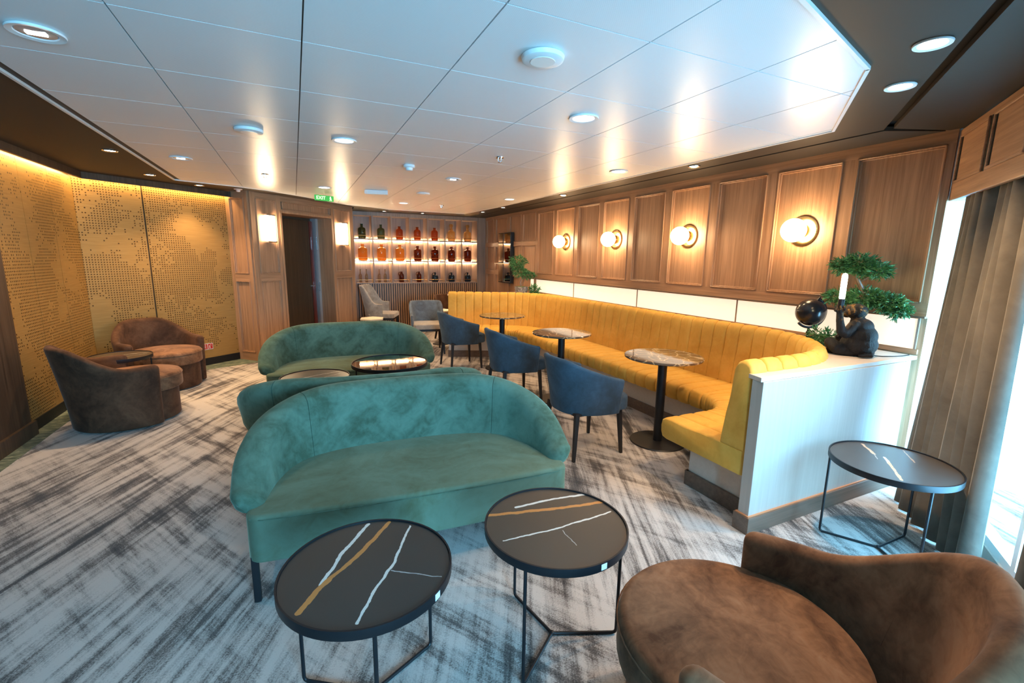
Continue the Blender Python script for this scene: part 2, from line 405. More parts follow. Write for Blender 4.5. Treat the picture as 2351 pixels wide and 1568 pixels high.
# --- slanted window wall
Lw = 3.16
ww = wall_at('wall_window', (3.88,1.47), (3.88+WD.x*Lw, 1.47+WD.y*Lw), WOODP, [(0,Lw,.02,.12,0,.10),(0,Lw,.02,.12,2.12,H+.06),(2.45,Lw,.02,.12,0,H+.06),(0,.03,.02,.12,0,H+.06)])
wf = wall_at('wall_front', (1.28,-2.4), (-2.1,-2.4), WOODV, [(0,3.38,0,.1,0,.75),(0,3.38,0,.1,2.2,H+.06),(0,.1,0,.1,0,H+.06),(1.5,3.38,0,.1,0,H+.06)])
wall_at('wall_side', (3.88+WD.x*Lw, 1.47+WD.y*Lw), (1.28,-2.4), WOODV)
GLASS = bpy.data.materials.new('window_glass'); GLASS.use_nodes = True
gt = GLASS.node_tree; gt.nodes.clear()
o_ = gt.nodes.new('ShaderNodeOutputMaterial'); tr = gt.nodes.new('ShaderNodeBsdfTransparent'); gl = gt.nodes.new('ShaderNodeBsdfGlossy'); mx = gt.nodes.new('ShaderNodeMixShader')
tr.inputs[0].default_value = (.93,.97,.97,1); gl.inputs['Roughness'].default_value = .02; mx.inputs[0].default_value = .07
gt.links.new(tr.outputs[0], mx.inputs[1]); gt.links.new(gl.outputs[0], mx.inputs[2]); gt.links.new(mx.outputs[0], o_.inputs[0])
WINF = mat('white_window_frame', (.75,.77,.8), .4)
def window(name, par_loc, ang, x0, x1, z0, z1, mull):
    f = 0.045
    mb = MB().box(x0, x1, .03, .09, z0, z0+f).box(x0, x1, .03, .09, z1-f, z1).box(x0, x0+f, .03, .09, z0, z1).box(x1-f, x1, .03, .09, z0, z1)
    o = struct(mb.build(name, WINF, smooth=0, loc=par_loc, rot=(0,0,ang)))
    xs = [x0+f]+[v for v in mull]+[x1-f]
    for v in mull: MB().box(v-.02, v+.02, .03, .09, z0+f, z1-f).build('mullion', WINF, o, smooth=0)
    for a, b in zip(xs[:-1], xs[1:]): MB().box(a+(.02 if a in mull else 0), b-(.02 if b in mull else 0), .058, .062, z0+f, z1-f).build('window_pane', GLASS, o, smooth=0)
    return o
wang = atan2(WD.y, WD.x)
w1 = window('window_1', (3.88,1.47,0), wang, .03, 2.45, .10, 2.12, [1.24])
w2_ = window('window_2', (1.28,-2.4,0), pi, .1, 1.5, .75, 2.2, [.8])
MB().tube([(.16,.03,.30),(.16,.0,.30),(.16,.0,.18),(.16,.03,.18)], .008, 6).build('window_handle', BLACK, w1)

# --- left wall, perforated part, diagonal part, pillar and door wall
wl = wall_at('wall_left', (-2.1,-2.4), (-2.1,6.57), WOODD)
gold = thing if 0 else None
def perf_panel(par, x0, x1, z0=.10, z1=2.285):
    MB().box(x0, x1, -.02, -.004, z0, z1).build('perforated_panel', PERFO, par, smooth=0)
for a, b in ((7.35,7.88),(7.884,8.42),(8.424,8.965)): perf_panel(wl, a, b)
MB().box(7.35, 8.95, -.03, -.0, 0, .10).build('baseboard', BLACK, wl, smooth=0)
col = MB().box(6.75, 7.35, -.05, 0, 0, H+.05).build('column_casing', WOODD, wl, smooth=0)
MB().box(6.74, 7.37, -.075, -.05, 0, .12).build('baseboard', WOODD, wl, smooth=0)
wd_ = wall_at('wall_left_corner', (-2.1,6.57), (-.8,7.62), WOODD)
Ld = wd_['L']
perf_panel(wd_, .012, .645); perf_panel(wd_, .662, Ld-.01)
MB().box(0, Ld, -.03, 0, 0, .10).build('baseboard', BLACK, wd_, smooth=0)
# fascia boards hiding the cove strip
MB().box(7.35, 8.90, -.13, -.105, 2.265, H+.012).build('cove_fascia', WOODD, wl, smooth=0)
MB().box(.05, Ld+.02, -.13, -.105, 2.265, H+.012).build('cove_fascia', WOODD, wd_, smooth=0)
COVE = (1,.62,.22)
lamp('AREA', 'cove_strip', (8.15,-.06,2.31), 5.5, COVE, parent=wl, aim=(0,.35,-1), shape='RECTANGLE', size=1.55, size_y=.03)
lamp('AREA', 'cove_strip', (Ld/2,-.06,2.31), 5.5, COVE, parent=wd_, aim=(0,.35,-1), shape='RECTANGLE', size=Ld-.05, size_y=.03)
wp = wall_at('wall_pillar', (-.8,7.62), (-.51,7.33))
for z0, z1 in ((.12,1.132),(1.235,2.255)): frame_panel(wp, .085, .345, z0, z1)
stile(wp, 0,.085,0,H+.03); stile(wp,.345,.410,0,H+.03); rail(wp,.085,.345,0,.12); rail(wp,.085,.345,1.132,1.235); rail(wp,.085,.345,2.255,H+.03)
LW = 2.03
wdo = wall_at('wall_door', (-.51,7.33), (.96,8.73), WOODV, [(0,.50,0,.10,0,H+.06),(1.50,LW,0,.10,0,H+.06),(.50,1.50,0,.10,2.10,H+.06)])
for x0, x1 in ((.085,.42),(1.56,1.945)):
    for z0, z1 in ((.12,1.135),(1.235,2.26)): frame_panel(wdo, x0, x1, z0, z1)
    rail(wdo, x0, x1, 0, .12); rail(wdo, x0, x1, 1.135, 1.235); rail(wdo, x0, x1, 2.26, H+.03)
for x0, x1 in ((0,.085),(.42,.50),(1.50,1.56),(1.945,LW)): stile(wdo, x0, x1, 0, H+.03)
frame_panel(wdo, .53, 1.47, 2.155, 2.262, mould=.012); rail(wdo, .5, 1.5, 2.262, H+.03); rail(wdo, .5, 1.5, 2.10, 2.155)
# door casing, reveals, opened doorway
mb = MB().box(.47,.505,-.036,0,0,2.13).box(1.495,1.53,-.036,0,0,2.13).box(.47,1.53,-.036,0,2.10,2.135)
mb.build('door_casing', WOODV, wdo, smooth=0, bevel=.004)
dr = struct(MB().box(.47,.50,.1,.40,0,2.13).box(1.50,1.53,.1,.40,0,2.13).box(.47,1.53,.1,.40,2.10,2.13).build('door_1', WOODV, smooth=0, loc=(-.51,7.33,0), rot=(0,0,radians(43.6))))
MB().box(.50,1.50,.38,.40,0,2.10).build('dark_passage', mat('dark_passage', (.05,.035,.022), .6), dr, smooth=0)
MB().box(1.452,1.498,.26,.38,0,2.10).build('door_jamb', mat('grey_metal_jamb', (.48,.49,.52), .35, .4), dr, smooth=0)
MB().box(1.444,1.462,.25,.262,1.60,1.80).box(1.444,1.462,.25,.262,.9,1.05).build('hinge', CHROME, dr, smooth=0)
dlf = MB().box(.53,1.43,.33,.37,0.01,2.06).build('door_leaf', wood('dark_door_wood', (.065,.038,.02), (.03,.018,.010)), dr, smooth=0, bevel=.004)
MB().box(1.36,1.43,.315,.33,0.01,2.05).build('door_edge', mat('red_brown_lacquer', (.12,.022,.014), .25), dlf, smooth=0)
MB().tube([(1.37,.33,1.0),(1.37,.28,1.0),(1.28,.28,1.0)], .009, 8).build('door_handle', CHROME, dlf)
# return to the shelving and back wall
wall_at('wall_return', (.96,8.73), (1.03,9.70), BOXW)
wb = wall_at('wall_back', (1.03,9.70), (3.80,9.70), BOXW)
MB().box(2.535,2.74,-.35,-.0,0,H+.03).build('corner_casing', BOXW, wb, smooth=0)
# ------------------------------------------------------------------ shelving with lit compartments
BX0, BY = 1.04, 9.35
bc = thing('shelving', 'tall built-in wooden shelving with lit compartments of bottles above a slatted base', 'shelving', (BX0, BY, 0))
BW = 2.52; D = .34; cw = BW/7
MB().box(-.0,.018,0,D,0,H).build('side_panel', BOXW, bc, smooth=0)
MB().box(BW-.018,BW,0,D,0,H).build('side_panel', BOXW, bc, smooth=0)
MB().box(.018,BW-.018,D-.02,D,.97,H).build('back_panel', BOXW, bc, smooth=0)
MB().box(.018,BW-.018,0,D-.02,2.262,H+.005).build('top_panel', BOXW, bc, smooth=0)
for i in range(1,7): MB().box(i*cw-.012,i*cw+.012,.0,D-.02,.988,2.262).build('divider', BOXW, bc, smooth=0)
GS = emis('lit_glass_shelf', (1,.74,.46), 1.0)
STRIP = emis('warm_led_strip', (1,.72,.42), 60)
for z in (.968, 1.395, 1.815):
    shf = MB().box(.018,BW-.018,.004 if z > 1 else -.01,D-.02,z,z+.02).build('shelf', BOXW, bc, smooth=0)
    for i in range(7):
        a, b = i*cw+.03, (i+1)*cw-.03; h = .055
        MB().tube([(a,.012,z+.02),(a,.012,z+.02+h),(b,.012,z+.02+h),(b,.012,z+.02)], .0035, 5).build('gallery_rail', BRASS, shf)
    if z > 1:
        for i in range(7):
            MB().box(i*cw+.03,(i+1)*cw-.03,D-.040,D-.024,z-.008,z-.001).build('led_strip', STRIP, shf, smooth=0)
            MB().box(i*cw+.03,(i+1)*cw-.03,D-.035,D-.024,z+.021,z+.026).build('led_strip', STRIP, shf, smooth=0)
MB().box(.018,BW-.018,.03,.05,0,.968).build('base_board', WOODD, bc, smooth=0)
ns = 56; sw = (BW-.04)/ns
for i in range(ns): MB().box(.02+i*sw, .02+i*sw+sw*.55, .0, .03, .0, .966).build('slat', WOODV, bc, smooth=0)
# bottles
def gmat(name, col, rough=.05, tr=.85): return mat(name, col, rough, 0, Transmission_Weight=tr, IOR=1.3)
GA = gmat('amber_glass', (.85,.36,.07)); GR = gmat('red_amber_glass', (.55,.10,.02)); GD = gmat('dark_brown_glass', (.20,.03,.01)); GG = gmat('olive_green_glass', (.10,.14,.06))
GL = gmat('light_amber_glass', (.92,.58,.22)); GC = gmat('pale_brown_glass', (.62,.42,.26)); GK = gmat('blue_black_glass', (.02,.035,.05), .1, .4)
rows = {0: .989, 1: 1.416, 2: 1.836}
def bottle_body(r, h, nr, nh, flare=1.15):
    sh = h-nh
    return [(.001,0),(r*.9,0),(r,.012),(r,sh-.05),(r*.93,sh-.022),(r*.66,sh-.004),(nr*1.1,sh+.004),(nr,sh+.012),(nr,h-.012),(nr*flare,h-.004),(nr*flare,h),(nr*.7,h),(nr*.7,h-.01),(.001,h-.01)]
ordn = ['first','second','third','fourth','middle','fifth','sixth','seventh']
cn = ['first','second','third','fourth','fifth','sixth','seventh']
def put(prof, matl, row, c, label, dx=0, sc=1, stopper=False, ear=False, grp=None):
    t = thing('bottle', label, 'bottle', (BX0+(c+.5)*cw+dx, BY+.14, rows[row]+.001), 0, grp)
    MB().lathe(prof, 20).build('glass_body', matl, t)
    top = prof[-3][1]
    if stopper:
        MB().lathe([(.001,top),(.02,top),(.018,top+.02),(.026,top+.03),(.036,top+.05),(.038,top+.065),(.03,top+.09),(.001,top+.10)], 16).build('ball_stopper', matl, t)
    if ear:
        MB().tube([(-.018,0,top-.01),(-.05,0,top-.015),(-.062,0,top-.05),(-.052,0,top-.075)], .006, 6).build('handle', matl, t)
    return t
P1_ = bottle_body(.073,.275,.024,.065); P2_ = bottle_body(.088,.315,.030,.06)
for c in range(2): put(P1_, GG, 2, c, 'olive green glass bottle on the top shelf, %s compartment from the left' % cn[c], grp='bottles on the top shelf')
for c in range(2,5): put(bottle_body(.070,.255,.026,.05), GR, 2, c, 'reddish amber glass bottle on the top shelf, %s compartment from the left' % cn[c], grp='bottles on the top shelf')
for c in range(5,7): put(bottle_body(.078,.25,.030,.045), GL, 2, c, 'light amber bottle with a ball stopper on the top shelf, %s compartment from the left' % cn[c], stopper=True, grp='bottles on the top shelf')
for c in range(3): put(P2_, GA, 1, c, 'large amber glass bottle on the middle shelf, %s compartment from the left' % cn[c], grp='bottles on the middle shelf')
for c in range(3,7): put(bottle_body(.080,.30,.027,.055), GD, 1, c, 'large dark brown glass bottle on the middle shelf, %s compartment from the left' % cn[c], grp='bottles on the middle shelf')
for c in range(2):
    for k, dx in enumerate((-.058,.055)):
        put(bottle_body(.028,.255,.010,.09), GC, 0, c, 'slim clear brown bottle, bottom shelf, %s compartment from the left, %s of pair' % (cn[c], ('left','right')[k]), dx=dx, grp='bottles on the bottom shelf')
for c in range(2,4): put(bottle_body(.048,.21,.022,.035), GD, 0, c, 'small dark brown jug bottle on the bottom shelf, %s compartment from the left' % cn[c], dx=.02, ear=True, grp='bottles on the bottom shelf')
for c in range(4,7): put(bottle_body(.068,.195,.017,.05), GK, 0, c, 'squat blue-black bottle with a side handle on the bottom shelf, %s compartment from the left' % cn[c], ear=True, grp='bottles on the bottom shelf')

# ------------------------------------------------------------------ bench: partition, ledge, cushions
def arcpath():
    P = []
    def seg(a, b, n): return [(a[0]+(b[0]-a[0])*i/n, a[1]+(b[1]-a[1])*i/n) for i in range(n)]
    P += seg((2.225,1.645),(2.64,1.645),8)
    for i in range(30):
        a = radians(-90+90*i/30); P.append((2.64+.94*cos(a), 2.585+.94*sin(a)))
    P += seg((3.58,2.585),(3.58,5.95),40)
    for i in range(24):
        a = radians(66*i/24); P.append((2.68+.90*cos(a), 5.95+.90*sin(a)))
    e = (2.68+.90*cos(radians(66)), 5.95+.90*sin(radians(66))); d = (-sin(radians(66)), cos(radians(66)))
    P += seg(e, (e[0]+d[0]*.90, e[1]+d[1]*.90), 14)+[(e[0]+d[0]*.90, e[1]+d[1]*.90)]
    return P
BP = arcpath()
cum = [0]
for a, b in zip(BP[:-1], BP[1:]): cum.append(cum[-1]+hypot(b[0]-a[0], b[1]-a[1]))
BL = cum[-1]
def bat(s):
    s = max(0, min(BL, s)); i = 0
    while i < len(cum)-2 and cum[i+1] < s: i += 1
    t = (s-cum[i])/(cum[i+1]-cum[i]); a, b = BP[i], BP[i+1]
    return Vector((a[0]+(b[0]-a[0])*t, a[1]+(b[1]-a[1])*t))
def bnrm(s):
    d = (bat(s+.03)-bat(s-.03)).normalized(); return Vector((-d.y, d.x))     # toward the room
bench = thing('banquette', 'long curved mustard yellow velvet banquette with channelled back against the panelled wall', 'bench')
nch = round(BL/.137); cs = BL/nch
bprof = [(0,.44),(.165,.44),(.160,.50),(.148,.62),(.135,.74),(.122,.86),(.112,.925),(.096,.955),(.070,.970),(.040,.968),(.016,.950),(0,.915)]
sprof = [(.0,.305),(.60,.302),(.64,.312),(.655,.345),(.658,.39),(.650,.430),(.625,.448),(.57,.455),(.44,.457),(.30,.455),(.0,.452)]
def channel(prof, s0, s1, flat=False):
    rings = []; TS = (0,.025,.07,.14,.25,.4,.6,.75,.86,.93,.975,1); K = len(TS); cx = sum(p[0] for p in prof)/len(prof); cz = sum(p[1] for p in prof)/len(prof)
    for k in range(K):
        t = TS[k]; b = 1-abs(2*t-1)**8
        s = s0+(s1-s0)*t; p = bat(s); nn = bnrm(s); dp = .021*(1-b)
        ring = []
        for u, z in prof:
            vx, vz = u-cx, z-cz; l = hypot(vx, vz) or 1
            uu, zz = u-vx/l*dp, z-vz/l*dp
            q = p+nn*uu; ring.append((q.x, q.y, zz))
        rings.append(ring)
    return MB().loft(rings)
for i in range(nch):
    s0, s1 = i*cs+.001, (i+1)*cs-.001
    channel(bprof, s0, s1).build('back_channel', YEL, bench, smooth=50)
    channel(sprof, s0, s1).build('seat_channel', YEL, bench, smooth=50)
# plinth and its baseboard
def sweep(prof, s0, s1, n=60):
    rings = []
    for k in range(n+1):
        s = s0+(s1-s0)*k/n; p = bat(s); nn = bnrm(s)
        rings.append([(p.x+nn.x*u, p.y+nn.y*u, z) for u, z in prof])
    return MB().loft(rings)
sweep([(.05,.0),(.49,.0),(.49,.315),(.05,.315)], .13, BL-.05).build('plinth', WOODPH, bench, smooth=30)
sweep([(.48,.0),(.505,.0),(.505,.10),(.48,.10)], .115, BL-.04).build('plinth_baseboard', PLINTH, bench, smooth=30)
MB().box(2.335,2.355,1.66,2.15,0,.10).build('plinth_baseboard', PLINTH, bench, smooth=0)
# ledge behind the bench
lp = [tuple(bat(BL*k/80)+bnrm(BL*k/80)*.02) for k in range(81)]
outer = [(2.26,7.34),(3.05,7.5),(3.738,7.5),(3.738,1.57),(2.20,1.57)]
ledge = thing('ledge', 'pale wooden shelf top running behind the yellow banquette to the curtain', 'ledge')
MB().prism(lp+outer, .880,.905).build('top_board', WOODPH, ledge, smooth=0, bevel=.002)
lp2 = [tuple(bat(BL*k/80)-bnrm(BL*k/80)*.03) for k in range(1,80)]
MB().prism(lp2+[(2.4,7.26),(3.1,7.42),(3.73,7.42),(3.73,1.64),(2.4,1.64)], .0,.878).build('carcass', WOODP, ledge, smooth=0)
part = thing('partition', 'pale wooden partition panel closing the near end of the yellow banquette', 'partition')
MB().box(2.215,3.66,1.565,1.632,0,.879).build('panel', WOODP, part, smooth=0, bevel=.002)
MB().box(2.198,3.66,1.548,1.649,0,.100).build('baseboard', PLINTH, part, smooth=0, bevel=.002)
MB().box(2.205,3.66,1.556,1.641,.100,.106).build('copper_strip', mat('orange_edging', (.6,.26,.12), .4), part, smooth=0)

# ------------------------------------------------------------------ upholstery builders
def shell(path, par, samp, thick, zt, zb, lean, cap=.5, side=1, M=7, flip=False):
    """path(s)->(x,y), s in [s0,s1]; rings of a padded wall; zt/zb/lean functions of s"""
    rings = []
    s0, s1 = samp[0], samp[-1]
    def ring(s, sc, shift, drop):
        p = Vector(path(s)); e = 1e-3
        d = (Vector(path(s+e))-Vector(path(s-e))).normalized(); nn = Vector((d.y, -d.x))*side
        c = p+d*shift; t = thick(s) if callable(thick) else thick; t = t*sc
        top, bot, le = zt(s)-drop, zb(s), lean(s)
        rr = min(t/2, (top-bot)/2); pts = []
        hh = top-rr
        prof = [(-t/2, bot+.012*(sc)), (-t/2*.8, bot)] + [(t/2*.8, bot), (t/2, bot+.012*sc)]
        prof = [(t/2*.8, bot), (t/2, bot+.012)]
        for k in range(1, 5): prof.append((t/2, bot+.012+(hh-bot-.012)*k/5))
        for k in range(M+1):
            a = pi*k/M; prof.append((t/2*cos(a), hh+rr*sin(a)))
        for k in range(4, 0, -1): prof.append((-t/2, bot+.012+(hh-bot-.012)*k/5))
        prof += [(-t/2, bot+.012), (-t/2*.8, bot)]
        out = []
        for u, z in prof:
            f = (z-bot)/max(.01, (top-bot)); bulge = .0
            q = c+nn*(u+le*f**1.3+bulge); out.append((q.x, q.y, z))
        return out
    capn = 5
    def T(s): return thick(s) if callable(thick) else thick
    if cap & 1:
        for k in range(capn):
            a = pi/2*(1-k/capn)
            rings.append(ring(s0, max(.15, cos(a)), -T(s0)/2*sin(a), T(s0)*.45*(1-cos(a))))
    for s in samp: rings.append(ring(s, 1, 0, 0))
    if cap & 2:
        for k in range(1, capn+1):
            a = pi/2*k/capn
            rings.append(ring(s1, max(.15, cos(a)), T(s1)/2*sin(a), T(s1)*.45*(1-cos(a))))
    return MB().loft(rings)
def cushion(outline, z0, z1, r=.03, dome=.012, bot=.5):
    """outline: CCW points; rounded edge, domed top"""
    n = len(outline); P = [Vector(p) for p in outline]; c = sum(P, Vector((0,0)))/n
    N = []
    for i in range(n):
        d = (P[(i+1)%n]-P[i-1]).normalized(); N.append(Vector((d.y, -d.x)))
    def ring(ins, z): return [((P[i]-N[i]*ins).x, (P[i]-N[i]*ins).y, z) for i in range(n)]
    rings = [ring(r*bot, z0)]
    for k in range(1, 4): a = pi/2*k/3; rings.append(ring(r*bot*(1-sin(a)), z0+r*bot*(1-cos(a))))
    for k in range(0, 6): a = pi/2*k/5; rings.append(ring(r*(1-cos(a)), z1-r+r*sin(a)))
    last = [Vector(p) for p in rings[-1]]
    for f in (.75, .45, .15):
        rings.append([(c.x+(p.x-c.x)*f, c.y+(p.y-c.y)*f, z1+dome*(1-f*f)) for p in last])
    return MB().loft(rings)
def rrect(hw, y0, y1, r, n=6, bow=0):
    pts = []
    for cx, cy, a0 in ((hw-r, y0+r, -90), (hw-r, y1-r, 0), (-hw+r, y1-r, 90), (-hw+r, y0+r, 180)):
        for k in range(n+1):
            a = radians(a0+90*k/n); pts.append((cx+r*cos(a), cy+r*sin(a)))
    # bow the front edge between corners
    if bow:
        out = []
        for p in pts:
            out.append(p)
        k = [( -hw+r+(2*hw-2*r)*t/8, y0-bow*(1-(2*t/8-1)**2)) for t in range(1, 8)]
        out = k+pts
        return out
    return pts
def lin(a, b, n): return [a+(b-a)*i/n for i in range(n+1)]

# ------------------------------------------------------------------ green sofas
def make_sofa(loc, rz, label, group):
    t = thing('sofa', label, 'sofa', loc, rz, group)
    e = 2/2.6
    raw = []
    for k in range(161):
        a = pi*k/160; c, s_ = cos(a), sin(a)
        raw.append((-.755*abs(c)**e*(1 if c > 0 else -1), -.255+.575*abs(s_)**e))
    L = [0]
    for a, b in zip(raw[:-1], raw[1:]): L.append(L[-1]+hypot(b[0]-a[0], b[1]-a[1]))
    def path(s):
        x = (s+1)/2*L[-1]
        if x < 0: x = 0; 
        if x > L[-1]: x = L[-1]
        i = 0
        while i < len(L)-2 and L[i+1] < x: i += 1
        f = (x-L[i])/(L[i+1]-L[i]) if L[i+1] > L[i] else 0
        return (raw[i][0]+(raw[i+1][0]-raw[i][0])*f, raw[i][1]+(raw[i+1][1]-raw[i][1])*f)
    zt = lambda s: .785-.30*max(0, (abs(s)-.32)/.68)**2.1
    zb = lambda s: .24+.165*ss(.50, .78, abs(s))
    th = lambda s: .115+.03*ss(.5,.8,abs(s))-.02*ss(.85,1,abs(s))
    le = lambda s: .055-.02*ss(.5,1,abs(s))
    sm_ = .50
    shell(path, None, lin(-sm_+.003, sm_-.003, 28), th, zt, zb, le, cap=0, side=-1).build('backrest', GREEN, t, smooth=60)
    shell(path, None, [-.985+(.985-sm_)*k/18 for k in range(19)], th, zt, zb, le, cap=1, side=-1).build('arm', GREEN, t, smooth=60)
    shell(path, None, [sm_+(.985-sm_)*k/18 for k in range(19)], th, zt, zb, le, cap=2, side=-1).build('arm', GREEN, t, smooth=60)
    st_ = cushion(rrect(.765, -.375, .315, .06, bow=.025), .20, .42, .022, .012).build('seat', GREEN2, t, smooth=50)
    o = [(p[0]*1.001, p[1]*1.001-.0, .399) for p in rrect(.766, -.376, .3, .06, bow=.025)][:7]
    ed = [(-.766,-.25,.402),(-.764,-.32,.402),(-.745,-.36,.402)]+[(x, -.377-.025*(1-(x/.7)**2), .402) for x in lin(-.7,.7,12)]+[(.745,-.36,.402),(.764,-.32,.402),(.766,-.25,.402)]
    MB().tube(ed, .0022, 5).build('piping', GREEN, st_)
    for x in (-.745,.745):
        for y in (-.335,.27):
            MB().box(x-.014,x+.014,y-.014,y+.014,0,.22).build('leg', BLACK, t, smooth=0, bevel=.003)
    return t
sofa = make_sofa((.530,2.375,0), radians(-4), 'green velvet sofa in the foreground facing the camera', 'green velvet sofas')
copy_tree(sofa, (.435,3.235,0), radians(176), 'green velvet sofa with its back turned, just behind the foreground sofa')
copy_tree(sofa, (.475,4.97,0), radians(-2), 'green velvet sofa furthest away, facing the low tables in the middle')

# ------------------------------------------------------------------ tub chairs
def make_tub(loc, rz, label, mshell, mseat, group, hb=.745, ha=.545):
    t = thing('tub_chair', label, 'armchair', loc, rz, group)
    A = radians(104)
    path = lambda s: (.352*sin(s*A), .352*cos(s*A)*1.02)
    zt = lambda s: hb-(hb-ha)*ss(.14,.74,abs(s))
    zb = lambda s: .015
    le = lambda s: .10-.085*ss(.2,.95,abs(s))
    th = lambda s: .072+.012*ss(.6,1,abs(s))
    shell(path, None, lin(-1,1,52), th, zt, zb, le, cap=3, side=-1).build('back_shell', mshell, t, smooth=60)
    circ = [(.335*cos(2*pi*k/48), -.075+.345*sin(2*pi*k/48)) for k in range(48)]
    sc_ = cushion(circ, .285, .43, .03, .02).build('seat_cushion', mseat, t, smooth=50)
    c2 = [(.315*cos(2*pi*k/48), -.055+.325*sin(2*pi*k/48)) for k in range(48)]
    cushion(c2, .012, .29, .015, .0).build('base', mshell, t, smooth=50)
    MB().tube([(.338*cos(a), -.075+.348*sin(a), .402) for a in lin(pi*1.0, 2*pi, 24)], .0025, 5).build('piping', mseat, sc_)
    for sg in (-.40,.40):
        pts = []
        for k in range(13):
            z = .40+(zt(sg)-.012-.40)*k/12; f = (z-.015)/(zt(sg)-.015); s_ = sg*(1-.10*k/12)
            x, y = path(s_); l = hypot(x, y); q = le(s_)*f**1.3-th(s_)/2+.001
            pts.append((x+x/l*q, y+y/l*q, z))
        MB().tube(pts, .0022, 5).build('seam', mshell, t)
    return t
tubR = make_tub((1.165,.73,0), radians(207), 'brown velvet tub chair in the right foreground with a wide round seat', BROWN, BROWN, 'brown velvet tub chairs', .80, .555)
t2 = make_tub((-1.44,5.11,0), radians(122), 'dark brown velvet tub chair with its back turned, by the left gold wall', DBROWN, BROWN, 'brown velvet tub chairs')
copy_tree(t2, (-1.42,6.33,0), radians(35), 'brown velvet tub chair facing the room beside the gold wall, beyond the side table')

# ------------------------------------------------------------------ low round side tables
def make_side(loc, angs, label, top, h=.5, r=.275, sticker=None, group='low round black side tables', mirror=False):
    t = thing('side_table', label, 'table', loc, 0, group)
    MB().lathe([(.001,h-.012),(r-.006,h-.012),(r-.006,h-.004),(.001,h-.004)], 64).build('table_top', top, t)
    MB().lathe([(r-.02,h-.03),(r,h-.03),(r+.001,h-.028),(r+.001,h+.002),(r-.005,h+.002),(r-.005,h-.013),(r-.02,h-.016)], 64).build('rim', BLACK, t)
    MB().lathe([(.001,h-.03),(r-.02,h-.03),(r-.02,h-.013),(.001,h-.013)], 48).build('under_plate', BLACK, t)
    lr = r-.012
    for k, a in enumerate(angs):
        a = radians(a); x, y = lr*cos(a), lr*sin(a); i = .92
        MB().tube([(x,y,h-.03),(x,y,.022),(x*.985,y*.985,.012),(x*.95,y*.95,.0075),(0,0,.0075)], .0065, 8).build('leg', BLACK, t)
    MB().ball((0,0,.009), (.012,.012,.009), 10, 6).build('joint', BLACK, t)
    if sticker is not None:
        a0 = radians(sticker); mb = MB(); vs = []
        for k in range(5):
            a = a0+(k-2)*.022; vs += [((r+.0022)*cos(a),(r+.0022)*sin(a),h-.024),((r+.0022)*cos(a),(r+.0022)*sin(a),h-.002)]
        inner = [(p[0]*.997,p[1]*.997,p[2]) for p in vs]
        mb.add(vs+inner, [(2*k,2*k+2,2*k+3,2*k+1) for k in range(4)]+[(10+2*k,10+2*k+1,10+2*k+3,10+2*k+2) for k in range(4)]+[(0,1,11,10),(8,18,19,9)]+[(2*k+1,2*k+3,13+2*k,11+2*k) for k in range(4)]+[(2*k,10+2*k,12+2*k,2*k+2) for k in range(4)])
        mb.build('sticker', STICK, t, smooth=0)
    return t
make_side((.157,1.43,0), (26,146,266), 'round black side table with orange and white veins, nearest left in front of the sofa', VEINA, sticker=-50)
make_side((.857,1.397,0), (100,217,337), 'round black side table right of the nearest one, before the green sofa seat', VEINB, sticker=-84)
make_side((2.75,1.18,0), (0,120,240), 'round black side table between the pale partition and the grey curtain', VEINC)
make_side((.10,4.10,0), (80,200,320), 'round dark side table between the two further green sofas, left one', VEIND)
make_side((.735,4.17,0), (30,150,270), 'round mirror-topped table between the two further green sofas, right one', MIRROR, h=.56, r=.335)
make_side((-1.62,5.66,0), (30,150,270), 'round dark side table between the two brown tub chairs at the gold wall', VEIND, h=.5, r=.26)

# ------------------------------------------------------------------ cafe tables
def make_cafe():
    t = thing('cafe_table', 'x', 'table', (0,0,0), 0, 'pedestal tables along the banquette')
    MB().lathe([(.001,.722),(.305,.722),(.311,.726),(.312,.738),(.308,.742),(.001,.742)], 64).build('table_top', CAFETOP, t)
    MB().lathe([(.001,.71),(.12,.71),(.12,.7215),(.001,.7215)], 24).build('mount_plate', BLACK, t)
    MB().lathe([(.001,.012),(.036,.012),(.036,.71),(.001,.71)], 24).build('column', BLACK, t)
    MB().lathe([(.001,0),(.225,0),(.227,.004),(.222,.010),(.04,.014),(.001,.014)], 48).build('base', BLACK, t)
    return t
ct = make_cafe(); ct.location = (2.69,2.80,0); ct['label'] = 'glossy veined round pedestal table nearest, beside the near end of the yellow banquette'
copy_tree(ct, (2.52,4.12,0), 0, 'glossy veined round pedestal table in the middle of the three by the banquette')
copy_tree(ct, (2.52,5.68,0), 0, 'glossy veined round pedestal table furthest from the camera, in the curve of the banquette')

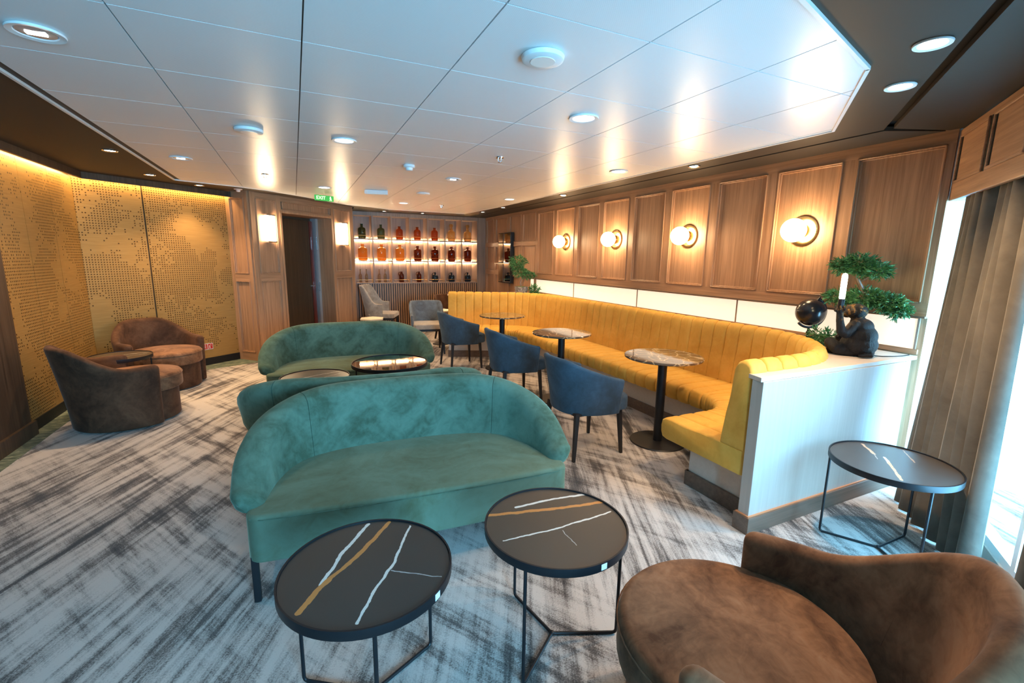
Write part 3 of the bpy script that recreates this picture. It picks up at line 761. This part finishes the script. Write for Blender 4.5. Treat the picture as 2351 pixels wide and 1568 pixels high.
# ------------------------------------------------------------------ upholstered dining chairs
def leg_mb(x0, y0, x1, y1, h, a=.017, b=.011):
    mb = MB(); rings = []
    for f in (0, 1):
        x, y, r, z = (x0, y0, a, h) if f == 0 else (x1, y1, b, 0)
        rings.append([(x-r,y-r,z),(x+r,y-r,z),(x+r,y+r,z),(x-r,y+r,z)])
    return mb.loft(rings)
def make_blue():
    t = thing('tub_dining_chair', 'x', 'chair', (0,0,0), 0, 'blue velvet chairs facing the banquette')
    e = 2/2.6
    def path(s):
        a = pi/2*(1-s)
        a = pi*(1-s)/2
        c, q = cos(a), sin(a)
        return (.250*abs(c)**e*(1 if c > 0 else -1), -.16+.385*abs(q)**e)
    zt = lambda s: .78-.155*max(0,(abs(s)-.22)/.78)**1.15
    zb = lambda s: .350
    le = lambda s: .070-.025*ss(.5,1,abs(s))
    shell(path, None, lin(-.985,.985,48), .048, zt, zb, le, cap=3, side=-1).build('back_shell', BLUE, t, smooth=60)
    cushion(rrect(.246,-.305,.175,.11), .36,.475,.03,.015).build('seat', BLUE, t, smooth=50)
    for x in (-.2,.2):
        for y0, y1 in ((-.205,-.225),(.185,.215)):
            leg_mb(x, y0, x*1.13, y1, .37).build('leg', BLACKW, t, smooth=0, bevel=.002)
    MB().box(-.21,.21,-.22,.2,.345,.366).build('seat_frame', BLACKW, t, smooth=0)
    return t
ch = make_blue(); ch.location = (2.03,2.96,0); ch.rotation_euler = (0,0,radians(90)); ch['label'] = 'blue velvet tub dining chair nearest, beside the right arm of the foreground sofa'
copy_tree(ch, (2.07,4.34,0), radians(88), 'blue velvet tub dining chair in the middle of the row of three')
copy_tree(ch, (2.03,6.0,0), radians(92), 'blue velvet tub dining chair furthest of the row of three')
def make_lounge(name, loc, rz, label, mback, mseat, hb, ha, w=.25, gap=.47):
    t = thing(name, label, 'chair', loc, rz)
    def path(s):
        a = pi*(1-s)/2; c, q = cos(a), sin(a); e = 2/2.8
        return (w*abs(c)**e*(1 if c > 0 else -1), -.10+.36*abs(q)**e)
    zt = lambda s: hb-(hb-ha)*ss(.38,.86,abs(s))
    shell(path, None, lin(-.97,.97,44), .042, zt, lambda s: gap-.08*ss(.45,.8,abs(s)), lambda s: .10-.09*ss(.3,.9,abs(s)), cap=3, side=-1).build('backrest', mback, t, smooth=60)
    cushion(rrect(w-.01,-.27,.20,.05), .40,.48,.02,.015).build('seat', mseat, t, smooth=50)
    MB().box(-w+.03,w-.03,-.25,.2,.365,.40).build('seat_frame', BLACKW, t, smooth=0)
    for x in (-w+.03,w-.03):
        for y0, y1 in ((-.235,-.25),(.18,.27)):
            leg_mb(x, y0, x*1.08, y1, .375, .018, .012).build('leg', BLACKW, t, smooth=0)
    return t
make_lounge('dining_chair', (1.87,7.15,0), radians(188), 'grey-blue fabric chair with its back turned, before the slatted base', GREYB, GREYF, .80, .60, w=.24, gap=.42).rotation_euler = (0,0,radians(172-180))
make_lounge('dining_chair', (1.42,8.72,0), radians(68), 'pale grey fabric armchair with dark legs beside the slatted base', GREYF, GREYF, .98, .66, w=.29, gap=.42)
# small pale tables at the back
STONE = mat('cream_table_top', (.75,.66,.5), .5)
def make_stool(loc, label, h, r, nside):
    t = thing('small_table', label, 'table', loc, .3)
    MB().lathe([(.001,h-.025),(r-.004,h-.025),(r,h-.02),(r,h-.004),(r-.004,h),(.001,h)], nside).build('table_top', STONE, t, smooth=30)
    MB().lathe([(.001,.01),(.022,.01),(.022,h-.025),(.001,h-.025)], 12).build('column', BLACK, t)
    MB().lathe([(.001,0),(.14,0),(.14,.01),(.001,.012)], 20).build('base', BLACK, t)
make_stool((1.08,7.62,0), 'small cream-topped table behind the furthest green sofa', .52, .20, 6)
make_stool((2.25,7.72,0), 'small pale round table beyond the far end of the banquette', .60, .20, 24)
make_lounge('dining_chair', (2.62,8.1,0), radians(20), 'brown leather chair mostly hidden behind the far end of the banquette', DBROWN, DBROWN, .82, .60, w=.25, gap=.42)

# ------------------------------------------------------------------ wall lamps
GLOBE = emis('glowing_opal_globe', (1,.70,.38), 22)
for i, Y in enumerate((2.465,3.681,4.897,6.112)):
    t = thing('globe_wall_lamp', ['glowing globe wall lamp on a brass disc, nearest of four on the panelled wall', 'glowing globe wall lamp, second nearest on the panelled wall', 'glowing globe wall lamp, second furthest on the panelled wall', 'glowing globe wall lamp, furthest of four on the panelled wall'][i], 'lamp', (3.757,Y,1.76), radians(-90), 'globe lamps on the panelled wall')
    MB().lathe([(.001,.0),(.122,.0),(.122,.012),(.112,.018),(.09,.016),(.001,.016)], 40, axis='y').build('backplate', BRASS, t)
    MB().lathe([(.001,.016),(.055,.016),(.052,.05),(.001,.05)], 24, axis='y').build('collar', BRASS, t)
    MB().ball((0,-.125,0), .092, 28, 18).build('glass_globe', GLOBE, t)
OPAL = emis('glowing_opal_shade', (1,.74,.44), 17)
for s, lb in ((.272,'left'),(1.752,'right')):
    a = radians(43.6); t = thing('box_wall_lamp', 'glowing upright box wall lamp on the wood panel %s of the doorway' % lb, 'lamp', (-.51+s*cos(a), 7.33+s*sin(a), 1.67), a, 'box lamps beside the doorway')
    MB().box(-.07,.07,-.085,-.010,.02,.37).build('lamp_shade', OPAL, t, smooth=0, bevel=.012, seg=3)
    MB().box(-.072,.072,-.088,-.0155,.37,.388).build('top_bracket', CHROME, t, smooth=0)
    MB().box(-.072,.072,-.088,-.0155,.002,.02).build('bottom_bracket', CHROME, t, smooth=0)
    MB().box(-.05,.05,-.015,-.005,.0,.39).build('backplate', CHROME, t, smooth=0)

# ------------------------------------------------------------------ ceiling fittings
LENS = emis('bright_downlight_lens', (1,.93,.82), 9)
DISC = emis('lit_diffuser', (1,.90,.78), 4)
CLR = mat('clear_lens', (.6,.7,.8), .08, .6)
WARM = (1,.66,.36)
def down(x, y, label, kind, e=14, z=H):
    r = {'small': .052, 'clear': .085, 'panel': .085, 'speaker': .085, 'gimbal': .060}[kind]
    nm = {'speaker': 'ceiling_speaker'}.get(kind, 'downlight')
    t = thing(nm, label, 'speaker' if kind == 'speaker' else 'lamp', (x, y, z-.001), 0, {'speaker': 'round white ceiling speakers', 'small': 'small downlights in the brown soffit', 'gimbal': 'small downlights in the brown soffit'}.get(kind, 'round lights in the ceiling tiles'))
    if kind == 'speaker':
        MB().lathe([(.001,0),(r,0),(r+.004,-.004),(r,-.018),(r-.01,-.022),(.001,-.022)], 40).build('housing', WHITE, t)
        MB().lathe([(.001,-.022),(r*.6,-.022),(r*.6,-.024),(.001,-.024)], 32).build('grille', TRIMW, t)
        return t
    MB().lathe([(r*.72,0),(r,0),(r+.002,-.004),(r,-.009),(r*.76,-.006),(r*.72,-.001)], 40).build('trim_ring', WHITE if kind != 'small' else CHROME, t)
    if kind == 'clear':
        ln = MB().lathe([(.001,0),(r*.73,0),(r*.7,-.004),(.001,-.007)], 32).build('lens', CLR, t)
        MB().box(-.03,.03,-.012,.012,-.010,-.006).build('bulb', DISC, ln, smooth=0)
    else:
        MB().lathe([(.001,0),(r*.73,0),(r*.7,-.003),(.001,-.005)], 32).build('lens', LENS if kind != 'panel' else DISC, t)
    if e: lamp('SPOT', 'light_source', (0,0,-.02), e, WARM, parent=t, spot_size=radians(105), spot_blend=.7, shadow_soft_size=.03)
    return t
sz = H+.008; SE = 16
down(-1.32,5.04,'small lit downlight in the dark soffit above the brown tub chairs, nearest on the left','small',30,sz)
down(-1.35,6.35,'small lit downlight in the dark soffit, middle of the three by the gold wall','small',26,sz)
down(-1.00,6.98,'small lit downlight in the dark soffit nearest the doorway wall','small',30,sz)
down(3.25,3.19,'small downlight in the soffit above the near half of the panelled wall','small',SE,sz)
down(3.25,5.40,'small downlight in the soffit above the far half of the panelled wall','small',SE,sz)
down(3.20,7.23,'small downlight in the soffit above the far bonsai','small',SE,sz)
down(3.20,8.15,'small downlight in the soffit corner near the mirror','small',SE,sz)
down(1.58,9.05,'small downlight in front of the shelving, left one','small',SE,sz)
down(2.30,9.02,'small downlight in front of the shelving, right one','small',SE,sz)
down(2.63,1.35,'tilting downlight in the brown soffit, the further of two by the curtain','gimbal',42,sz)
down(2.235,1.06,'tilting downlight in the brown soffit, the nearer of two by the curtain','gimbal',42,sz)
down(-.83,2.505,'large clear-lensed ceiling light at the top left of the picture','clear',10)
down(-.84,5.06,'clear-lensed ceiling light near the dark left soffit','clear',26)
down(1.585,4.90,'clear-lensed ceiling light over the middle of the room','clear',18)
down(.38,3.70,'lit white round ceiling light above the middle sofas','panel',10)
down(.39,6.30,'lit white round ceiling light before the doorway','panel',34)
down(1.59,2.44,'lit white round ceiling light nearest on the right','panel',10)
down(1.60,7.45,'lit white round ceiling light before the shelving','panel',34)
down(2.81,6.13,'lit white round ceiling light above the far end of the banquette','panel',26)
down(2.81,3.68,'pale round ceiling light near the edge trim on the right','panel',6)
down(.974,1.816,'round white ceiling speaker nearest the camera','speaker')
down(-.22,3.69,'round white ceiling speaker on the left half of the ceiling','speaker')
down(1.58,6.15,'round white ceiling speaker furthest away','speaker')
for x, y, lb in ((-.22,5.63,'small sprinkler head hanging from the ceiling left of the exit sign'),(1.59,3.67,'small sprinkler head in the ceiling on the right, nearest'),(2.2,7.41,'small sprinkler head in the ceiling furthest away')):
    t = thing('sprinkler_head', lb, 'sprinkler', (x,y,H-.001), 0, 'ceiling sprinklers')
    MB().lathe([(.001,0),(.035,0),(.033,-.006),(.001,-.008)], 20).build('escutcheon', CHROME, t)
    MB().tube([(-.012,0,-.006),(-.014,0,-.025),(-.004,0,-.04)], .003, 6).tube([(.012,0,-.006),(.014,0,-.025),(.004,0,-.04)], .003, 6).build('frame_arm', CHROME, t)
    MB().lathe([(.001,-.038),(.018,-.038),(.018,-.041),(.001,-.041)], 14).build('deflector', CHROME, t)
t = thing('smoke_detector', 'white smoke detector on the ceiling between the sprinkler and the sofas', 'detector', (1.0,4.38,H-.001))
MB().lathe([(.001,0),(.052,0),(.052,-.018),(.045,-.024),(.001,-.024)], 28).build('base', WHITE, t)
MB().lathe([(.001,-.024),(.034,-.024),(.03,-.046),(.018,-.05),(.001,-.05)], 28).build('sensor_head', WHITE, t)
t = thing('ceiling_sensor', 'small pinkish sensor at the soffit edge above the wood pillar', 'detector', (-.60,7.12,H+.007))
MB().lathe([(.001,0),(.05,0),(.048,-.008),(.001,-.010)], 24).build('base', mat('pinkish_plastic', (.8,.6,.52), .4), t)
MB().lathe([(.001,-.01),(.028,-.01),(.022,-.035),(.001,-.04)], 20).build('sensor_head', mat('pink_white_plastic', (.8,.62,.55), .4), t)
t = thing('ceiling_box', 'white rectangular device box on the ceiling right of the exit sign', 'box', (1.0,6.22,H-.001), radians(-12))
MB().box(-.14,.14,-.045,.045,-.055,0).build('housing', WHITE, t, smooth=0, bevel=.008)
MB().box(-.145,-.11,-.05,.05,-.05,-.008).build('end_cap', TRIMW, t, smooth=0, bevel=.004)

# exit sign
t = thing('exit_sign', 'green and white hanging EXIT sign before the doorway', 'sign', (.42,6.93,H-.012), radians(20))
GS1 = mat('green_sign', (.03,.30,.06), .4, 0, Emission_Color=(.05,.45,.08), Emission_Strength=.35)
MB().box(-.130,.130,-.010,.010,-.085,-.012).build('sign_board', GS1, t, smooth=0, bevel=.006)
MB().box(-.012,.012,-.005,.005,-.012,.011).build('bracket', CHROME, t, smooth=0)
LTR = emis('lit_lettering', (.75,1,.45), .9)
fc = bpy.data.curves.new('lettering', 'FONT'); fc.body = 'EXIT'; fc.size = .062; fc.extrude = .0008; fc.align_x = 'LEFT'
fc.materials.append(LTR)
ft = bpy.data.objects.new('letter_curve', fc); fo = bpy.data.objects.new('lettering', bpy.data.meshes.new_from_object(ft)); COL.objects.link(fo); bpy.data.objects.remove(ft); fo.parent = t; fo.location = (-.112,-.0115,-.068); fo.rotation_euler = (pi/2,0,0)
MB().ball((.082,-.0118,-.030), (.008,.0012,.008), 10, 6).tube([(.080,-.0118,-.040),(.086,-.0118,-.058)], .006, 6).tube([(.086,-.0118,-.058),(.076,-.0118,-.066),(.070,-.0118,-.076)], .0035, 6).tube([(.086,-.0118,-.058),(.094,-.0118,-.066),(.092,-.0118,-.078)], .0035, 6).tube([(.080,-.0118,-.042),(.070,-.0118,-.050)], .003, 6).tube([(.081,-.0118,-.042),(.094,-.0118,-.048)], .003, 6).build('running_figure', LTR, t)
# fire equipment sign low on the gold wall
a = atan2(7.62-6.57, 1.3)
t = thing('fire_sign', 'small red and white fire equipment sign low on the gold wall', 'sign', (-2.1+1.155*cos(a)+.022*sin(a), 6.57+1.155*sin(a)-.022*cos(a), .215), a)
REDS = mat('red_sign', (.6,.03,.02), .4)
MB().box(-.01,.13,-.003,0,0,.085).build('sign_board', mat('white_sign', (.8,.78,.75), .4), t, smooth=0)
MB().box(-.004,.055,-.0045,-.003,.008,.077).build('red_square', REDS, t, smooth=0)
MB().box(.066,.124,-.0045,-.003,.008,.077).build('red_square', REDS, t, smooth=0)
WS = mat('white_symbol', (.85,.85,.85), .4)
MB().tube([(.012,-.005,.07),(.012,-.005,.016)], .003, 5).tube([(.032,-.005,.07),(.032,-.005,.016)], .003, 5).tube([(.012,-.005,.03),(.032,-.005,.03)], .002, 5).tube([(.012,-.005,.045),(.032,-.005,.045)], .002, 5).tube([(.012,-.005,.06),(.032,-.005,.06)], .002, 5).build('ladder_symbol', WS, t)
MB().tube([(.085,-.005,.016),(.085,-.005,.055)], .006, 6).tube([(.085,-.005,.06),(.10,-.005,.066),(.108,-.005,.05)], .002, 5).build('extinguisher_symbol', WS, t)

# mirror on the far wall
t = thing('wall_mirror', 'tall smoked mirror panel with black sides on the far right wall', 'mirror', (3.745,8.23,1.03), radians(-90))
MB().box(-.29,.29,-.062,0,0,.95).build('frame', BLACK, t, smooth=0, bevel=.003)
MB().box(-.275,.275,-.066,-.0622,.015,.935).build('mirror_glass', MIRROR, t, smooth=0)
MB().lathe([(.001,.0),(.16,.0),(.165,.01),(.16,.016),(.001,.016)], 24, c=(0,-.095,.36)).build('small_shelf', STONE, t)

# ------------------------------------------------------------------ pelmet and curtains
PA = Vector((3.755,1.56,0)); pang = atan2(-.581,-.814)
pm = thing('pelmet', 'wooden panelled pelmet box above the grey curtains', 'pelmet', (PA.x,PA.y,0), pang)
MB().box(0,3.1,.0,.028,1.90,H-.003).build('front_board', WOODH, pm, smooth=0, bevel=.006)
MB().box(0,.028,.028,.10,1.90,H-.003).build('end_board', WOODH, pm, smooth=0)
px_ = .05
for k in range(5):
    a_, b_ = .06+k*.50, .06+k*.50+.44
    mb = MB(); y = -.012
    mb.box(a_,a_+.014,y,0,2.0,2.28).box(b_-.014,b_,y,0,2.0,2.28).box(a_,b_,y,0,2.0,2.014).box(a_,b_,y,0,2.266,2.28)
    mo = mb.build('moulding', WOODH, pm, smooth=0, bevel=.003, seg=1)
    MB().box(a_+.014,a_+.026,-.002,.0,2.014,2.266).build('shadow_groove', DARK, mo, smooth=0)
    MB().box(b_+.006,b_+.018,-.002,.0,2.0,2.28).build('shadow_groove', DARK, mo, smooth=0)
def curtain(label, top0, top1, bot0, bot1, folds, ph=0, cast=.050):
    t = thing('curtain', label, 'curtain', (0,0,0), 0, 'grey velvet curtains at the slanted window')
    NX, NZ = folds*14, 16; rings = []
    T0, T1, B0, B1 = (Vector(v) for v in (top0, top1, bot0, bot1)); z1, z0 = 1.96, .012
    random.seed(ph*11+3); amp = [random.uniform(.75,1.3) for _ in range(folds+2)]; wid = [random.uniform(.7,1.35) for _ in range(folds)]
    tw = sum(wid); bounds = [0]
    for w in wid: bounds.append(bounds[-1]+w/tw)
    vs = []
    for j in range(NZ+1):
        v = j/NZ; z = z1+(z0-z1)*v; g = v**1.4
        A = T0+(B0-T0)*g; B = T1+(B1-T1)*g; d = (B-A).normalized(); nn = Vector((-d.y, d.x))
        for i in range(NX+1):
            f, q = divmod(i, 14); f = min(f, folds-1); q = (i-f*14)/14
            u = bounds[f]+(bounds[f+1]-bounds[f])*q
            w = sin(2*pi*q); w = (abs(w)**.75)*(1 if w > 0 else -1)
            off = w*cast*amp[f]*(.55+.6*v)+.010*sin(3.1*v+f*1.7+ph)
            p = A+(B-A)*u+nn*off+d*(.012*sin(2.3*v+f)*v)+d*.010*cos(4*pi*q)
            vs.append((p.x, p.y, z))
    n = NX+1
    fs = [(j*n+i, j*n+i+1, (j+1)*n+i+1, (j+1)*n+i) for j in range(NZ) for i in range(NX)]
    o = MB().add(vs, fs).build('drape', CURT, t, smooth=80)
    sd = o.modifiers.new('thickness', 'SOLIDIFY'); sd.thickness = .004
    MB().tube([(T0.x,T0.y,1.965),(T1.x,T1.y,1.965)], .010, 8).build('curtain_track', WHITE, t)
    return t
curtain('grey velvet curtain falling in folds beside the pale partition', (3.70,1.455), (2.93,.895), (3.50,1.43), (2.87,.83), 8, 1)
curtain('grey velvet curtain at the right edge of the picture', (2.50,.585), (1.75,.05), (2.50,.585), (1.75,.05), 8, 2)

# ------------------------------------------------------------------ plants
LEAF = mat('juniper_green', (.035,.13,.045), .6, 0, Subsurface_Weight=0.0); tl = NT(LEAF)
tl.base(tl.ramp(tl.noise(tl.co(), 30, 3), [(.35,(.025,.09,.028)),(.52,(.07,.24,.08)),(.68,(.15,.38,.13))]))
BARK = wood('bark', (.35,.20,.11), (.13,.07,.04), sc=2)
def foliage(pads, n, size, seed, droop=0.3):
    rnd = random.Random(seed); mb = MB()
    for (cx, cy, cz, rx, ry, rz, w) in pads:
        for _ in range(int(n*w)):
            while True:
                x, y, z = rnd.uniform(-1,1), rnd.uniform(-1,1), rnd.uniform(-1,1)
                d = x*x+y*y+z*z
                if .15 < d < 1: break
            r = sqrt(d); p = Vector((cx+x*rx, cy+y*ry, cz+z*rz))
            ax = Vector((x*1.2+rnd.uniform(-.4,.4), y*1.2+rnd.uniform(-.4,.4), z*.7+rnd.uniform(-.2,.5)-droop*r)).normalized()
            L = size*rnd.uniform(.6,1.4)
            for _k in range(5):
                a2 = (ax+Vector((rnd.uniform(-.7,.7), rnd.uniform(-.7,.7), rnd.uniform(-.5,.5)))).normalized()
                w_ = a2.orthogonal().normalized(); w_ = (Matrix.Rotation(rnd.uniform(0,pi), 3, a2) @ w_)*L*.11
                q = p+ax*L*.18*_k
                mb.add([q-w_, q+w_, q+a2*L*.62+w_*.5, q+a2*L*.62-w_*.5], [(0,1,2,3)])
    return mb
def bonsai(loc, label, trunk, pads, pot, n, size, seed):
    t = thing('bonsai', label, 'plant', loc)
    for k, (pts, rr) in enumerate(trunk): MB().tube(pts, rr, 8).build('trunk' if k == 0 else 'branch', BARK, t)
    f = foliage(pads, n, size, seed).build('foliage', LEAF, t, smooth=0); f['kind'] = 'stuff'
    pot(t)
    return t
def pot_rough(t):
    m = mat('rough_grey_stone', (.30,.27,.25), .9); q = NT(m); f = q.noise(q.co(), 26, 6, .7)
    q.base(q.ramp(f, [(.38,(.10,.09,.085)),(.62,(.45,.41,.38))])); q.bump(f, .8, .01)
    MB().lathe([(.001,0),(.078,0),(.095,.02),(.112,.08),(.115,.125),(.105,.128),(.10,.115),(.001,.112)], 28).build('pot', m, t)
    MB().lathe([(.001,.112),(.099,.114),(.06,.128),(.001,.134)], 20).build('moss', mat('moss', (.12,.22,.03), .9), t)
def pot_low(t):
    m = mat('brown_glazed_pot', (.25,.12,.06), .35)
    MB().lathe([(.001,0),(.07,0),(.085,.015),(.10,.06),(.10,.07),(.09,.07),(.086,.055),(.001,.053)], 28).build('pot', m, t)
bonsai((3.46,7.02,.906), 'small green bonsai in a rough stone pot on the far end of the ledge',
    [([(0,0,.11),(-.02,.0,.20),(.02,0,.28),(-.01,0,.38),(-.03,0,.48)], [.018,.015,.012,.01,.006]), ([(.01,0,.26),(.08,0,.30),(.14,-.01,.33)], [.009,.007,.004]), ([(0,0,.14),(.05,0,.22),(.08,0,.31)], [.008,.006,.004])],
    [(-.07,0,.55,.15,.11,.075,1.0),(-.10,0,.47,.10,.09,.06,.6),(-.02,0,.37,.13,.10,.07,1.0),(.13,0,.32,.12,.08,.05,.7)], pot_rough, 330, .034, 3)
bonsai((3.555,1.87,.906), 'spreading green bonsai with two foliage tiers behind the monkey lamp',
    [([(-.03,.02,.05),(-.05,.03,.14),(-.0,.0,.23),(.03,-.02,.32),(.01,.0,.42),(-.02,.03,.50),(-.03,.03,.56)], [.026,.022,.019,.017,.016,.012,.008]), ([(.0,0,.24),(-.08,.08,.30),(-.13,.13,.33)], [.012,.009,.005]), ([(.02,-.01,.30),(.06,-.12,.32),(.10,-.20,.30)], [.012,.008,.005]), ([(0,.02,.48),(.02,-.04,.52),(.03,-.10,.54)], [.01,.007,.005])],
    [(-.01,.03,.595,.085,.10,.055,1.2),(.00,-.06,.56,.075,.09,.045,.7),(-.07,.11,.585,.05,.05,.045,.35),(.02,-.02,.37,.10,.12,.055,1.4),(.05,-.14,.345,.08,.11,.05,1.1),(.06,-.21,.30,.05,.05,.04,.4),(-.07,.11,.365,.06,.07,.04,.5)], pot_low, 420, .030, 5)
t = thing('potted_fern', 'low dark green sprig beside the globe on the ledge', 'plant', (3.565,2.035,.906))
f = foliage([(0,0,.055,.085,.085,.05,1.0),(-.04,.06,.07,.05,.05,.05,.4),(.03,-.07,.05,.05,.05,.035,.35)], 150, .034, 8).build('foliage', LEAF, t, smooth=0); f['kind'] = 'stuff'
MB().lathe([(.001,0),(.03,0),(.035,.02),(.001,.022)], 14).build('root_ball', BARK, t)
t = thing('succulent', 'small leafy succulent on the ledge right of the stone-potted bonsai', 'plant', (3.62,6.86,.906))
f = foliage([(0,0,.07,.06,.06,.06,1.0)], 110, .05, 9, 0).build('foliage', LEAF, t, smooth=0); f['kind'] = 'stuff'
MB().lathe([(.001,0),(.03,0),(.035,.02),(.001,.022)], 14).build('root_ball', BARK, t)
t = thing('driftwood_piece', 'curled orange-brown driftwood between the green sprig and the monkey lamp', 'ornament', (3.50,1.965,.906))
DW = wood('driftwood', (.52,.26,.12), (.26,.11,.05), sc=2)
MB().tube([(-.05,.03,.012),(-.03,.0,.014),(.0,-.03,.03),(.02,-.045,.06),(.005,-.04,.09),(-.01,-.03,.12),(.0,-.03,.15)], [.008,.012,.018,.022,.018,.013,.008], 10).build('twisted_stem', DW, t)
MB().tube([(.0,-.03,.02),(.03,-.07,.03),(.05,-.09,.014)], [.014,.012,.010], 10).build('root', DW, t)

# ------------------------------------------------------------------ black globe
GB = mat('black_globe_lacquer', (.018,.018,.024), .22); NT(GB).bump(NT(GB).noise(NT(GB).co(), 9, 4), .15, .01)
t = thing('desk_globe', 'small glossy black globe on a curved stand on the ledge', 'globe', (3.615,2.235,.906), radians(-25))
MB().lathe([(.001,0),(.062,0),(.062,.008),(.03,.018),(.012,.026),(.001,.028)], 28).build('base', BLACK, t)
MB().lathe([(.001,.02),(.011,.02),(.009,.05),(.016,.065),(.009,.078),(.009,.10),(.001,.10)], 14).build('stem', BLACK, t)
MB().ball((0,0,.222), .104, 36, 24).build('sphere', GB, t)
MB().tube([((.118)*cos(a), 0, .222+.118*sin(a)) for a in lin(radians(-135), radians(62), 26)], .0095, 8).build('meridian_arm', BLACK, t)
MB().tube([(.045,0,.315),(.062,0,.345)], [.013,.004], 8).build('pole_knob', BLACK, t)

# ------------------------------------------------------------------ monkey lamp
def fur():
    m = mat('black_bronze_fur', (.005,.005,.007), .5, .0, Specular_IOR_Level=.3); q = NT(m); co = q.co()
    f = q.noise(q.mp(co, (1,1,.45)), 60, 5, .7, 1.5); q.bump(f, 1.0, .012)
    g = q.math('MULTIPLY', q.ramp(q.noise(co, 34, 5, .7), [(.5,0.0),(.62,1.0)]), q.ramp(q.n('ShaderNodeSeparateXYZ', {0: co}).outputs[2], [(.20,0.0),(.30,1.0)]))
    q.base(q.mix(q.math('MULTIPLY', g, .8), (.006,.006,.008), (.45,.24,.07)))
    q.l(q.math('MULTIPLY', g, .8), q.b.inputs['Metallic'])
    return m
FUR = fur()
# local frame: monkey faces -y; its arm rises on its right hand side
mk = thing('monkey_lamp', 'black monkey figurine lamp holding up a glowing tube bulb', 'lamp', (3.355,1.755,.906), radians(-172))
def chain(mb, pts, rr, k=7):
    for (a, ra), (b, rb) in zip(zip(pts[:-1], rr[:-1]), zip(pts[1:], rr[1:])):
        a, b = Vector(a), Vector(b)
        for i in range(k+1):
            f = i/k; mb.ball(tuple(a+(b-a)*f), ra+(rb-ra)*f, 10, 7)
mb = MB()
mb.ball((0,.02,.075), (.115,.105,.080), 20, 14).ball((0,.03,.13), (.098,.088,.080), 20, 14).ball((0,.02,.19), (.090,.068,.058), 20, 14).ball((0,.0,.222), (.06,.045,.04), 16, 10)
chain(mb, [(-.05,-.0,.035),(-.10,-.06,.045),(-.075,-.12,.075),(-.06,-.10,.02),(-.06,-.135,.014)], [.045,.042,.034,.026,.017])
chain(mb, [(.05,-.0,.035),(.10,-.06,.045),(.075,-.12,.075),(.06,-.10,.02),(.06,-.135,.014)], [.045,.042,.034,.026,.017])
chain(mb, [(-.07,.0,.205),(-.105,-.04,.15),(-.07,-.10,.115),(-.05,-.125,.10)], [.034,.028,.023,.018])
chain(mb, [(.07,.01,.205),(.135,-.010,.150),(.158,-.030,.165),(.164,-.045,.240),(.166,-.050,.290)], [.035,.030,.028,.022,.020])
chain(mb, [(.0,.10,.03),(.05,.115,.018),(.10,.07,.016)], [.016,.014,.010])
mb.ball((0,-.020,.290), (.062,.064,.052), 20, 14).ball((0,-.072,.268), (.032,.030,.026), 14, 10).ball((0,-.05,.305), (.04,.03,.018), 14, 10)
for s_ in (-1, 1): mb.ball((s_*.060,-.015,.288), (.012,.018,.021), 10, 8)
for a in range(4): chain(mb, [(.166,-.050,.292),(.166+.026*cos(a*1.1+.4),-.050+.026*sin(a*1.1+.4),.304),(.166+.020*cos(a*1.1+.4),-.050+.020*sin(a*1.1+.4),.330)], [.010,.0085,.007], 4)
chain(mb, [(.166,-.050,.290),(.186,-.070,.300),(.182,-.072,.325)], [.010,.009,.007], 4)
bd = mb.build('body', FUR, mk, smooth=180)
rm = bd.modifiers.new('remesh', 'REMESH'); rm.mode = 'VOXEL'; rm.voxel_size = .0045; rm.use_smooth_shade = True
sm2 = bd.modifiers.new('smooth', 'SMOOTH'); sm2.factor = .5; sm2.iterations = 3
FACE = mat('dark_bronze_face', (.05,.035,.025), .35, .5)
MB().ball((0,-.098,.262), (.020,.008,.013), 12, 8).build('muzzle', FACE, mk)
for s_ in (-1,1): MB().ball((s_*.019,-.083,.291), .0065, 10, 8).build('eye', mat('glossy_black_eye', (.005,.005,.005), .05), mk)
MB().lathe([(.001,.318),(.016,.318),(.017,.345),(.019,.372),(.017,.376),(.001,.376)], 18, c=(.166,-.050,0)).build('lamp_socket', BLACK, mk)
TUBE = emis('glowing_tube_bulb', (1,.86,.5), 16)
MB().lathe([(.001,.376),(.014,.376),(.0165,.385),(.0165,.52),(.012,.535),(.001,.54)], 18, c=(.166,-.050,0)).build('tube_bulb', TUBE, [c for c in mk.children if c.name.startswith('lamp_socket')][0])
t = thing('power_cable', 'thin black cable on the ledge right of the monkey lamp', 'cable')
MB().tube([(3.42,1.70,.909),(3.47,1.64,.909),(3.54,1.615,.909),(3.62,1.60,.909),(3.70,1.60,.909)], .003, 6).build('cord', BLACK, t)
